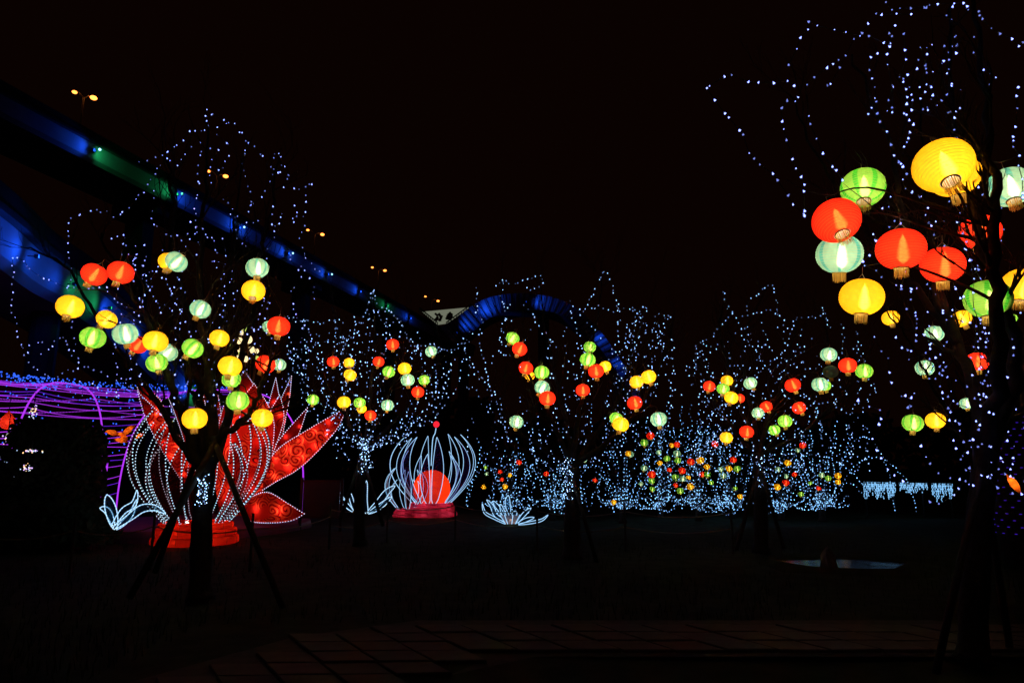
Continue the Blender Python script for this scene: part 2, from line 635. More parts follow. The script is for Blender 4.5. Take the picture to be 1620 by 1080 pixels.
# ------------------------------------------------------------------ elevated road with blue floodlights
def girder(path3, height, width, name):
    """box girder: path3 = lower front edge points; returns list of parts geometry"""
    web = Geo()
    deck = Geo()
    rail = Geo()
    n = len(path3)
    def frame(i):
        a = path3[max(i - 1, 0)]
        b = path3[min(i + 1, n - 1)]
        t = (b - a)
        t.z = 0
        t.normalize()
        side = Vector((t.y, -t.x, 0))          # towards the viewer's side
        if side.dot(EYE - path3[i]) < 0:
            side = -side
        return t, side
    rows_w, rows_d, rows_p = [], [], []
    for i, p in enumerate(path3):
        t, s = frame(i)
        up = Vector((0, 0, 1))
        q = []
        q.append(p - s * (width * 0.85))
        q.append(p - s * 0.25)
        q.append(p + s * 0.0 + up * 0.22 * height)
        q.append(p + s * 0.12 + up * height)
        q.append(p - s * width + up * height)
        rows_w.append(q)
        d0 = p + up * (height + 0.003)
        rows_d.append([d0 + s * 0.5, d0 + s * 0.5 + up * 0.28, d0 - s * (width + 0.4) + up * 0.28, d0 - s * (width + 0.4)])
        e0 = p + up * (height + 0.286)
        rows_p.append([e0 + s * 0.45, e0 + s * 0.42 + up * 0.75, e0 + s * 0.27 + up * 0.75, e0 + s * 0.2])
    for G, rows in ((web, rows_w), (deck, rows_d), (rail, rows_p)):
        k = len(rows[0])
        V = [v for r in rows for v in r]
        F = []
        for i in range(n - 1):
            for j in range(k):
                j2 = (j + 1) % k
                F.append((i * k + j, i * k + j2, (i + 1) * k + j2, (i + 1) * k + j))
        F.append(tuple(range(k)))
        F.append(tuple((n - 1) * k + j for j in range(k - 1, -1, -1)))
        G.add(V, F)
    return web, deck, rail

BLUE = (0.008, 0.085, 1.0)
GREEN = (0.02, 0.75, 0.22)

def spot(name, loc, aim, col, watts, angle, parent, blend=1.0, size=0.25):
    l = bpy.data.lights.new(name, 'SPOT')
    l.color = col
    l.energy = watts
    l.spot_size = R(angle)
    l.spot_blend = blend
    l.shadow_soft_size = size
    o = bpy.data.objects.new(name, l)
    d = Vector(aim) - Vector(loc)
    o.rotation_euler = d.to_track_quat('-Z', 'Y').to_euler()
    o.parent = parent
    root = parent
    while root.parent:
        root = root.parent
    o.location = Vector(loc) - root.location
    C.objects.link(o)
    return o

def floodlight(loc, t, s, lamps, label, scale=1.0, lens='fixture', lens_r=0.12):
    th = thing('floodlight', label, 'floodlight', loc, 'floodlights along the elevated roads')
    g = Geo()
    g.box(Vector(loc) - s * 0.25 * scale, (0.35 * scale, 0.35 * scale, 0.3 * scale), math.atan2(t.y, t.x))
    part('housing', g, M['dark_metal'], th)
    g = Geo()
    g.tube([Vector(loc) - s * 0.35 * scale, Vector(loc) - s * 1.0 * scale], 0.05 * scale, 6)
    part('bracket', g, M['dark_metal'], th)
    if lens:
        g = Geo()
        g.ball(Vector(loc) + s * 0.45 * scale, lens_r * scale, 8, 6)
        part('lens', g, M[lens], th)
    for (aim, col, w, ang) in lamps:
        spot('flood_beam', loc, aim, col, w, ang, th)
    return th

def upper_viaduct():
    Z = 30.0
    a = at_z(140, 254, Z)
    b = at_z(514, 444, Z)
    t = (b - a).normalized()
    step = (b - a).length / 4
    s = Vector((t.y, -t.x, 0))
    if s.dot(EYE - a) < 0:
        s = -s
    pts = [a + t * (step * k) for k in np.arange(-3.0, 11.01, 0.5)]
    base = thing('elevated_road', 'long elevated concrete road lit blue crossing the upper left sky', 'elevated road',
                 (pts[8].x, pts[8].y, 0))
    H = 1.75
    web, deck, rail = girder(pts, H, 8.0, 'upper')
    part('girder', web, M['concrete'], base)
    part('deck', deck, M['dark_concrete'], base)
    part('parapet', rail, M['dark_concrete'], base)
    for k in (-2, 1, 4, 7, 10):
        c = pts[0] + t * (step * (k + 3)) - s * 4.0
        g = Geo()
        g.box((c.x, c.y, Z / 2 - 0.7), (1.6, 2.4, Z - 1.4), math.atan2(t.y, t.x))
        g.box((c.x, c.y, Z - 0.7), (2.0, 6.0, 1.39), math.atan2(t.y, t.x))
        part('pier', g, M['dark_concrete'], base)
    names = ['nearest the left edge', 'second from the left', 'third from the left', 'fourth from the left', 'fifth from the left',
             'sixth from the left', 'seventh from the left', 'eighth from the left']
    E = 420
    spec = {0: (BLUE, 1.0, GREEN, 0.55), 1: (GREEN, 0.5, BLUE, 1.0), 2: (BLUE, 1.2, BLUE, 0.9), 3: (BLUE, 1.0, BLUE, 0.55),
            4: (BLUE, 0.8, BLUE, 0.12), 5: (BLUE, 0.9, BLUE, 0.1), 6: (GREEN, 0.25, GREEN, 0.3), 7: (BLUE, 0.8, BLUE, 0.4)}
    for k, (c1, e1, c2, e2) in spec.items():
        p = a + t * (step * k) + Vector((0, 0, H * 0.55)) + s * 0.72
        wall = p - s * 0.68
        lamps = [(wall - t * 1.5, c1, E * e1, 95), (wall + t * 1.5, c2, E * e2, 95)]
        floodlight(p, t, s, lamps, 'small floodlight on the high elevated road, ' + names[k], 1.0,
                   'fixture_g' if k in (1,) else ('fixture' if k in (0, 2, 3, 4) else None))
    # road lamps with two heads
    for k, (hx1, hy1, hx2, hy2, bx, by) in enumerate([(118, 146, 148, 155, 127, 215), (330, 271, 357, 279, 342, 330), (487, 364, 510, 371, 497, 408),
                                         (589, 423, 609, 428, 599, 458), (673, 469, 693, 476, 684, 502)]):
        ZL = Z + H + 0.3 + 8.6
        p1 = at_z(hx1, hy1, ZL)
        p2 = at_z(hx2, hy2, ZL)
        m = (p1 + p2) / 2
        zb = Z + H + 0.29
        th = thing('street_lamp', 'twin-headed orange street lamp on the high road, %s from the left' %
                   ['first', 'second', 'third', 'fourth', 'fifth'][k], 'street lamp', (m.x, m.y, zb), 'twin street lamps on the high road')
        g = Geo()
        g.tube([(m.x, m.y, zb), (m.x, m.y, ZL - 0.3)], [0.16, 0.09], 8)
        part('pole', g, M['steel'], th)
        for p in (p1, p2):
            g = Geo()
            g.tube([(m.x, m.y, ZL - 0.35), m.lerp(p, 0.5) + Vector((0, 0, 0.12)), p + Vector((0, 0, 0.12))], 0.06, 6)
            arm = part('arm', g, M['steel'], th)
            g = Geo()
            g.ball(p, 0.26 if p is p1 else 0.36, 10, 6, 0.6)
            part('lamp_head', g, M['sodium'], arm)
upper_viaduct()

def lower_ramp():
    ctl = [(-150, 330, 19), (0, 418, 25), (60, 462, 28.5), (130, 500, 32), (200, 553, 38), (310, 655, 51), (380, 700, 66)]
    raw = [at(x, y, d) for x, y, d in ctl]
    pts = spline(raw, 6)
    base = thing('ramp', 'blue-lit curving concrete ramp descending behind the left tree', 'ramp', (pts[12].x, pts[12].y, 0))
    web, deck, rail = girder(pts, 1.65, 4.5, 'ramp')
    part('girder', web, M['concrete'], base)
    part('deck', deck, M['dark_concrete'], base)
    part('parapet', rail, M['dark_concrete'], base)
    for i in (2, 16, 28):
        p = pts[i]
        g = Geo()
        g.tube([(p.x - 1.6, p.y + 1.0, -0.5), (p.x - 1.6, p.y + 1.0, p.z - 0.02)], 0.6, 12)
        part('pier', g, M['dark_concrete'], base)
    E = 230
    for k, (f, c1, e1, c2, e2) in enumerate([(3.6, BLUE, 1.3, BLUE, 1.0), (8.4, BLUE, 1.1, BLUE, 0.5), (15.0, BLUE, 0.35, GREEN, 0.3), (20.0, GREEN, 0.3, BLUE, 0.9),
                                             (25.0, BLUE, 0.9, BLUE, 0.9), (29, BLUE, 0.9, GREEN, 0.4)]):
        i = int(f)
        p = pts[i].lerp(pts[i + 1], f - i)
        t = (pts[i + 1] - pts[i]).normalized()
        s = Vector((t.y, -t.x, 0)).normalized()
        if s.dot(EYE - p) < 0:
            s = -s
        q = p + Vector((0, 0, 0.9)) + s * 0.7
        wall = q - s * 0.7
        floodlight(q, t, s, [(wall - t * 1.5, c1, E * e1, 105), (wall + t * 1.5, c2, E * e2, 105)],
                   'small floodlight on the curving ramp, %s from the left' % ['first', 'second', 'third', 'fourth', 'fifth', 'sixth'][k], 0.45, None)
lower_ramp()

def arch_bridge():
    ctl = [(722, 548, 60), (742, 530, 59.5), (775, 503, 59), (810, 492, 58), (845, 490, 57), (885, 497, 56), (920, 520, 54.5), (950, 552, 53), (985, 602, 51), (1005, 640, 50)]
    pts = spline([at(x, y, d) for x, y, d in ctl], 5)
    base = thing('arched_bridge', 'humped arched bridge with upright ribs lit blue at centre', 'bridge', (pts[20].x, pts[20].y, 0))
    hh = lambda i: 2.3 - 1.75 * (i / (len(pts) - 1)) ** 0.8
    V = []
    F = []
    W = 3.0
    sides = []
    for i, p in enumerate(pts):
        a = pts[max(i - 1, 0)]
        b = pts[min(i + 1, len(pts) - 1)]
        t = (b - a).normalized()
        nrm = Vector((-t.z, 0, t.x)).normalized()
        if nrm.z < 0:
            nrm = -nrm
        q = p + nrm * hh(i)
        sides.append((p, q, t, nrm))
        V += [p, q, q + Vector((0, W, 0)), p + Vector((0, W, 0))]
    n = len(pts)
    for i in range(n - 1):
        for j in range(4):
            j2 = (j + 1) % 4
            F.append((i * 4 + j, i * 4 + j2, (i + 1) * 4 + j2, (i + 1) * 4 + j))
    F += [(0, 1, 2, 3), tuple((n - 1) * 4 + j for j in (3, 2, 1, 0))]
    part('arch', (V, F), M['concrete'], base)
    for i in range(1, n - 1):
        p, q, t, nrm = sides[i]
        g = Geo()
        f = Vector((0, -0.16, 0))
        g.tube([p + f * 0.4 + t * 0.3, q + f * 0.4 + t * 0.3], 0.035, 5)
        part('rib', g, M['dark_metal'], base)
    for i in (3, 22, 40):
        p = pts[min(i, n - 1)]
        g = Geo()
        g.tube([(p.x, p.y + 1.5, -1.5), (p.x, p.y + 1.5, p.z - 0.02)], 0.5, 10)
        part('pier', g, M['dark_concrete'], base)
    E = 420
    for k, (i, di, e, col) in enumerate([(3, 1, 0.9, BLUE), (8, 1, 1.0, BLUE), (18, 1, 0.75, BLUE), (31, 1, 0.9, BLUE), (36, 1, 0.8, BLUE), (41, 1, 0.35, BLUE)]):
        p, q, t, nrm = sides[i]
        c = p.lerp(q, 0.35) + Vector((0, -0.8, 0))
        floodlight(c, t, Vector((0, -1, 0)), [(c + t * 1.6 * di + Vector((0, 0.8, 0)) + nrm * 0.2, col, E * e * hh(i) * 0.5, 72)],
                   'small floodlight on the arched bridge, %s from the left' % ['first', 'second', 'third', 'fourth', 'fifth', 'sixth'][k], 0.5, None)
arch_bridge()

def dark_wood():
    """the unlit wood that closes the view behind the lights"""
    r2 = random.Random(21)
    V, F = [], []
    for k in range(46):
        x0 = -70 + 4.2 * k + r2.uniform(-2, 2)
        y0 = r2.uniform(62, 84)
        h = r2.uniform(6.5, 9.5) * (0.8 if 20 < k < 26 else 1)
        w = r2.uniform(2.6, 4.2)
        for j in range(420):
            a, b, c = r2.gauss(0, 0.5), r2.gauss(0, 0.5), r2.random()
            wr = w * (0.55 + 0.9 * math.sin(math.pi * min(1, 0.1 + 0.85 * c)))
            p = Vector((x0 + a * wr, y0 + b * wr, -0.9 + c * h))
            s_ = r2.uniform(0.35, 0.9)
            u = Vector((r2.uniform(-1, 1), r2.uniform(-1, 1), r2.uniform(-1, 1))).normalized()
            v = u.orthogonal().normalized()
            i = len(V)
            V += [p - u * s_, p + v * s_ * .6, p + u * s_, p - v * s_ * .6]
            F.append((i, i + 1, i + 2, i + 3))
    o = mesh_obj('dark_wood', V, F, pbr('night_foliage', (0.035, 0.05, 0.025), 0.9, spec=0.05))
    tag(o, 'dark unlit wood closing the view behind the lights', 'wood')
    o['kind'] = 'stuff'
dark_wood()

def lit_banner():
    d = 112
    q = [at(668, 493, d), at(742, 486, d), at(708, 511, d - 4), at(692, 513, d - 4)]
    base = thing('lit_banner', 'white lit slanting panel with two red figures beside the high road', 'banner', (q[3].x, q[3].y, 0))
    V = [v for v in q] + [v + Vector((0, 0.4, 0)) for v in q]
    F = [(0, 3, 2, 1), (4, 5, 6, 7), (0, 1, 5, 4), (1, 2, 6, 5), (2, 3, 7, 6), (3, 0, 4, 7)]
    part('panel', (V, F), glow('banner_face', (0.62, 0.66, 0.48), 0.24), base)
    red = pbr('banner_red', (0.35, 0.02, 0.03), 0.7)
    r2 = random.Random(3)
    for (cx, cy_) in ((694, 502), (711, 499)):
        g = Geo()
        for k in range(7):
            x = cx + r2.uniform(-4, 4)
            y = cy_ + r2.uniform(-4.5, 4.5)
            p = at(x, y, d - 6)
            g.box(p, (r2.uniform(0.3, 0.7), 0.05 + 0.02 * k, r2.uniform(0.25, 0.55)), 0, Matrix.Rotation(r2.uniform(0, 3), 3, 'Y'))
        part('red_figure', g, red, base)
    for line in (((664, 491), (692, 514)), ((706, 514), (746, 485))):
        (x0, y0), (x1, y1) = line
        for k in range(11):
            x = x0 + (x1 - x0) * k / 10
            y = y0 + (y1 - y0) * k / 10
            g = Geo()
            g.tube([at(x, y + 3, d - 8), at(x, y - 4, d - 8)], 0.07, 5)
            part('baluster', g, M['dark_metal'], base)
        g = Geo()
        g.tube([at(x0, y0 - 4, d - 8), at(x1, y1 - 4, d - 8)], 0.1, 5)
        part('handrail', g, M['dark_metal'], base)
    for x in (690, 712):
        g = Geo()
        p = at(x, 514, d - 3)
        g.tube([(p.x, p.y, -2), p], 0.3, 8)
        part('support', g, M['dark_metal'], base)
lit_banner()

# ================================================================== LANTERNS
def lantern_meshes():
    """meshes of a lantern one unit wide, shared by every lantern"""
    L = {}
    Rr, Hh, ro = 0.5, 0.43, 0.145
    bands = 18
    th0 = math.asin(ro / Rr)
    prof = []
    ribz = []
    for i in range(bands * 2 + 1):
        th = th0 + (math.pi - 2 * th0) * i / (bands * 2)
        k = 1.0 if i % 2 == 0 else 0.984
        r, z = Rr * k * math.sin(th) ** 0.88, -Hh * math.cos(th)
        prof.append((r, z))
        if i % 2 == 0:
            ribz.append((r, z))
    def mk(name, g, mat, smooth=True):
        me = bpy.data.meshes.new(name)
        me.from_pydata([tuple(v) for v in g.V], [], g.F)
        me.materials.append(mat)
        if smooth:
            me.polygons.foreach_set('use_smooth', [True] * len(me.polygons))
        return me
    for c, m in SHADES.items():
        L['shade_' + c] = mk('shade', Geo().lathe(prof, 32), m)
    g = Geo()
    for r, z in ribz[1:-1]:
        ring = [Vector(((r + 0.001) * math.cos(2 * math.pi * k / 32), (r + 0.001) * math.sin(2 * math.pi * k / 32), z)) for k in range(33)]
        g.tube(ring, 0.0022, 3, cap=False)
    L['ribs'] = mk('rib_wires', g, M['brass'], False)
    g = Geo()
    z0 = -Hh * 0.8
    core = [(0.001, z0), (0.016, z0 + 0.02), (0.024, z0 + 0.10), (0.02, z0 + 0.3), (0.012, -z0 - 0.12), (0.001, -z0)]
    off = (0.04, -0.05, 0)
    g.lathe([(r * 1.9, z) for r, z in core], 8, off)
    L['lamp'] = mk('lamp', g, M['tube'])
    L['lamp_far'] = mk('lamp', g, M['tube_far'])
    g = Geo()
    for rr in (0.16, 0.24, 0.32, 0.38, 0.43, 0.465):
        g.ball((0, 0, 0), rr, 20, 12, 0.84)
    L['glow_haze'] = mk('inner_glow', g, M['inner_glow'])  # added glowing spheres that paint the lantern centre brighter
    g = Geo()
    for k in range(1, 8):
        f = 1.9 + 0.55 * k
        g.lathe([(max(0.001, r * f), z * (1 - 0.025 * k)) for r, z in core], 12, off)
    L['streak_shell'] = mk('streak_glow', g, M['streak_shell'])  # added glowing shells that paint a soft streak round the lamp
    zb = -Hh * math.cos(th0)
    for nm, sgn in (('bottom_ring', 1), ('top_ring', -1)):
        g = Geo()
        ring = [(ro - 0.008, sgn * (zb - 0.012)), (ro + 0.016, sgn * (zb - 0.012)), (ro + 0.016, sgn * (zb + 0.016)), (ro - 0.008, sgn * (zb + 0.016)), (ro - 0.008, sgn * (zb - 0.012))]
        g.lathe(ring, 20)
        L[nm] = mk(nm, g, M['brass'])
    # fringe: strands of uneven length hung from the lower ring
    g = Geo()
    r2 = random.Random(8)
    n = 40
    for k in range(n):
        a = 2 * math.pi * (k + r2.uniform(-.3, .3)) / n
        w = 0.0085 * r2.uniform(.6, 1.2)
        ln = 0.22 * r2.uniform(0.82, 1.08)
        ca, sa = math.cos(a), math.sin(a)
        rr = ro - 0.002
        rb = rr * r2.uniform(0.86, 1.05)
        t = Vector((-sa, ca, 0)) * w
        p0 = Vector((ca * rr, sa * rr, zb - 0.005))
        p1 = Vector((ca * rb, sa * rb, zb - ln))
        g.add([p0 - t, p0 + t, p1 + t, p1 - t], [(0, 1, 2, 3)])
    L['fringe'] = mk('fringe', g, M['gold'], False)
    g = Geo()
    g.tube([(-ro, 0, -zb), (0, 0, -zb + 0.16), (ro, 0, -zb)], 0.008, 4)
    g.tube([(0, 0, -zb + 0.16), (0, 0, 0.75)], 0.007, 4)
    L['cord'] = mk('cord', g, M['cord'], False)
    # silk seen without its lamp
    return L
LM = lantern_meshes()
M['dead'] = silk('silk_unlit', (0.30, 0.35, 0.16), 0.05)
_d = LM['shade_green'].copy()
_d.materials.clear()
_d.materials.append(M['dead'])
LM['shade_dead'] = _d

TREE_TXT = {
    'L': 'near tree at left', 'R': 'near tree at right', 'A': 'tree behind red lotus', 'B': 'central tree',
    'C': 'tree right of centre', 'S': 'farther tree at right', 'F': 'low far trees at centre', 'G': 'low far trees left of centre'}
ORD = ['first', 'second', 'third', 'fourth', 'fifth', 'sixth', 'seventh', 'eighth', 'ninth', 'tenth', 'eleventh', 'twelfth', 'thirteenth',
       'fourteenth', 'fifteenth', 'sixteenth', 'seventeenth', 'eighteenth', 'nineteenth', 'twentieth', 'twenty-first', 'twenty-second']
COL = {'r': 'red', 'y': 'yellow', 'g': 'green', 't': 'teal', 'd': 'dead'}
DIAM = {'L': 0.32, 'R': 0.36, 'A': 0.285, 'B': 0.30, 'C': 0.285, 'S': 0.36, 'F': 0.235, 'G': 0.18}
# px x, y, width, colour, lean (deg, bottom to the left), tip (deg, bottom towards the viewer)
LANT = {
 'R': [(1492, 262, 88, 'y', 2, 24), (1510, 278, 74, 'y', -10, -8), (1365, 297, 66, 'g', 10, 16), (1323, 349, 73, 'r', -2, 26), (1328, 402, 70, 't', 0, -12),
       (1425, 394, 73, 'r', 2, -4), (1491, 419, 64, 'r', 2, -6), (1550, 367, 60, 'r', 6, -2), (1597, 296, 66, 't', 4, 16), (1363, 470, 66, 'y', 6, -2),
       (1563, 473, 68, 'g', 4, 0), (1619, 453, 62, 'y', 18, 0)],
 'S': [(1409, 503, 26, 'y', -5, 5), (1521, 504, 29, 'y', -20, 5), (1478, 528, 28, 't', 3, 8), (1463, 582, 28, 't', 5, 3), (1546, 572, 33, 'r', 0, 0),
       (1602, 611, 30, 't', -20, 5), (1529, 638, 20, 't', 0, 5), (1444, 669, 31, 'g', 8, 2), (1480, 665, 29, 'y', 0, 0), (1608, 686, 30, 'r', 0, 0), (1601, 503, 15, 'g', 0, 0)],
 'L': [(149, 434, 38, 'r', 28, 2), (191, 431, 39, 'r', 12, 8), (267, 414, 31, 'y', 12, 5), (279, 414, 34, 't', 40, 0), (407, 424, 35, 't', -4, 5), (401, 460, 36, 'y', -6, 24),
       (111, 485, 40, 'y', 3, 14), (169, 505, 31, 'y', 34, 4), (147, 534, 38, 'g', 14, -2), (198, 528, 38, 't', -8, -16), (218, 545, 30, 'r', 28, 5), (246, 540, 37, 'y', 4, 8),
       (266, 557, 30, 't', 40, 0), (248, 574, 32, 'g', -20, 4), (317, 489, 32, 't', 20, 5), (305, 551, 33, 'g', 35, 4), (347, 535, 30, 'y', 10, 5), (364, 579, 36, 'y', 5, 8),
       (366, 600, 29, 'g', 0, 4), (376, 634, 35, 'g', -4, 5), (308, 662, 38, 'y', -4, 2), (415, 661, 33, 'y', 3, 0), (441, 516, 35, 'r', 3, 3), (426, 517, 22, 't', 0, 3),
       (420, 576, 31, 'r', 24, 6), (442, 577, 21, 't', 0, 3)],
 'A': [(527, 572, 19, 'r', -8, 3), (552, 574, 17, 'y', -15, 16), (554, 593, 20, 'y', 25, 4), (621, 545, 20, 'r', -6, 3), (599, 572, 18, 'r', 10, 3), (615, 588, 20, 'g', 18, 3),
       (640, 583, 21, 'y', -8, 10), (645, 601, 22, 't', -6, 3), (671, 601, 18, 'g', -6, 3), (661, 620, 20, 'r', 2, 3), (682, 556, 19, 't', -22, 5), (613, 641, 20, 't', 3, 3),
       (544, 636, 21, 'y', -6, 10), (569, 637, 19, 'g', 3, 3), (572, 646, 16, 'y', 20, 3), (586, 657, 18, 'r', 0, 5), (495, 632, 19, 'g', 4, 0)],
 'B': [(811, 535, 22, 'g', 28, 3), (822, 552, 24, 'r', 22, 3), (832, 582, 23, 'r', 14, 3), (838, 594, 16, 'y', 10, 3), (857, 589, 24, 'g', 5, 3), (858, 613, 25, 't', 28, 3),
       (866, 630, 26, 'r', 4, 3), (817, 667, 23, 't', 8, 0), (933, 549, 20, 'g', 0, 3), (930, 569, 25, 'g', 14, 3), (943, 587, 25, 'r', -5, 3), (957, 580, 20, 'y', -18, 3),
       (922, 617, 22, 'r', 0, 3), (1007, 604, 22, 'y', -10, 5), (1026, 596, 24, 'y', -18, 3), (1004, 637, 24, 'r', -12, 3), (975, 662, 22, 'g', 30, 3), (982, 671, 26, 'y', 14, 3), (1042, 663, 26, 't', -6, 2)],
 'C': [(1122, 611, 19, 'r', 14, 3), (1150, 602, 19, 'y', 0, 3), (1144, 615, 20, 'g', 10, 3), (1157, 629, 22, 'y', 22, 3), (1170, 630, 16, 'r', 5, 3), (1187, 606, 21, 't', -25, 3),
       (1254, 609, 24, 'r', -20, 3), (1212, 643, 19, 'r', -24, 3), (1199, 653, 19, 't', 0, 3), (1264, 645, 21, 'r', -25, 3), (1242, 666, 22, 'g', 0, 3), (1225, 680, 18, 'g', -20, 4),
       (1181, 683, 22, 'r', 6, 2), (1149, 692, 20, 'y', 5, 3), (1311, 561, 25, 't', 12, 6), (1341, 578, 27, 'r', 2, 3), (1367, 587, 26, 'g', 5, 4), (1297, 608, 25, 't', -4, 3),
       (1305, 610, 19, 'g', -10, 3), (1314, 588, 23, 'd', 0, 0)],
 'F': [(1029, 689, 13, 'r'), (1019, 700, 13, 'g'), (997, 718, 12, 't'), (994, 717, 10, 'y'), (1042, 715, 9, 't'), (1071, 703, 10, 'r'), (1063, 704, 8, 'y'), (1071, 717, 12, 't'), (1055, 725, 11, 'g'),
       (1072, 728, 11, 'g'), (1044, 732, 9, 'y'), (1093, 730, 12, 'r'), (1108, 728, 13, 'y'), (1131, 702, 11, 'r'), (1019, 740, 11, 't'), (1031, 750, 13, 'r'), (1031, 760, 11, 'g'),
       (1068, 755, 12, 'g'), (1079, 744, 12, 'r'), (1080, 757, 11, 't'), (1059, 743, 8, 'r'), (1111, 750, 10, 'r'), (1119, 750, 11, 'g'), (1118, 738, 10, 'y'), (1160, 727, 11, 'r'),
       (1153, 741, 11, 'y'), (1166, 741, 11, 'g'), (1140, 742, 9, 't'), (1144, 752, 10, 't'), (1125, 763, 8, 'g'), (1092, 769, 12, 'y'), (1076, 776, 11, 'g'), (1069, 767, 8, 'r'),
       (1032, 773, 9, 'g'), (1014, 765, 8, 't'), (1171, 785, 9, 'y'), (1270, 704, 11, 'r'), (1262, 712, 8, 't'), (1246, 732, 11, 'y'), (1231, 742, 9, 't'), (1244, 753, 8, 't'),
       (1243, 763, 11, 'r'), (1257, 750, 8, 'r'), (1230, 770, 11, 'y'), (1267, 781, 9, 'g'), (1310, 756, 10, 'g'), (1300, 751, 10, 't'), (1326, 752, 11, 'y'), (1326, 762, 9, 'y'),
       (1295, 772, 8, 'r'), (971, 794, 9, 'y'), (1163, 772, 8, 'g'), (1282, 764, 7, 'g'), (1089, 755, 8, 'y')],
 'G': [(821, 731, 9, 'r'), (864, 749, 9, 'r'), (765, 770, 8, 'y'), (799, 769, 9, 'y'), (791, 746, 7, 'r'), (794, 758, 7, 'r'), (807, 751, 7, 'y'), (941, 759, 8, 'r'), (925, 728, 7, 't'),
       (770, 749, 7, 't'), (768, 739, 7, 'g')],
}
ANCHORS = {}
def hang_lanterns():
    for tr, lst in LANT.items():
        seen = {}
        for rec in sorted(lst, key=lambda q: q[0]):
            px, py, w, c = rec[:4]
            lean, tip = (rec[4], rec[5]) if len(rec) > 4 else (rnd.uniform(-18, 18), rnd.uniform(0, 8))
            D = DIAM[tr]
            depth = min(D * FPX / w, 26.0)
            if tr in 'FG':
                depth = rnd.uniform(19.0, 20.4)
            if tr in 'LABC':
                dt = {'L': 8.45, 'A': 14.6, 'B': 12.6, 'C': 13.4}[tr]
                depth = dt - 0.95 + max(0, {'L': 40, 'A': 21, 'B': 26, 'C': 26}[tr] - w) * 0.09
            p = at(px, py, depth)
            D = w * scale_at(p) / 1.0
            seen[c] = seen.get(c, 0) + 1
            nm = {'r': 'red', 'y': 'yellow', 'g': 'green', 't': 'teal', 'd': 'green'}[c]
            if c == 'd':
                lab = 'unlit dark green silk lantern hanging under a teal one, right of centre'
            else:
                total = sum(1 for q in lst if q[3] == c)
                kind = 'striped' if c in 'gt' and w > 25 else 'round'
                if total == 1:
                    lab = '%s %s silk lantern, the only %s one in the %s' % (kind, nm, nm, TREE_TXT[tr])
                else:
                    lab = '%s %s lantern, %s %s one from left in the %s' % (kind, nm, ORD[seen[c] - 1], nm, TREE_TXT[tr])
            th = thing('paper_lantern', lab, 'lantern', p, 'lanterns hung in the ' + TREE_TXT[tr])
            th.scale = (D, D, D)
            eul = Matrix.Rotation(R(lean), 3, 'Y') @ Matrix.Rotation(R(-tip), 3, 'X') @ Matrix.Rotation(rnd.uniform(-.6, .6), 3, 'Z')
            th.rotation_euler = eul.to_euler()
            ps = [('shade', 'shade_' + COL[c]), ('fringe', 'fringe')]
            if c != 'd':
                ps.append(('lamp', 'lamp_far' if tr in 'FG' else 'lamp'))
                if tr not in 'FG':
                    ps += [('streak_glow', 'streak_shell'), ('inner_glow', 'glow_haze')]
            if tr not in 'FG':
                ps += [('bottom_ring', 'bottom_ring'), ('top_ring', 'top_ring'), ('cord', 'cord')]
            if tr in 'RL':
                ps.append(('rib_wires', 'ribs'))
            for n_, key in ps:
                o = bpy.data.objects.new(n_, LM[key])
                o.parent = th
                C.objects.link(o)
            ANCHORS.setdefault(tr, []).append(p + eul @ Vector((0, 0, 0.75)) * D)
hang_lanterns()

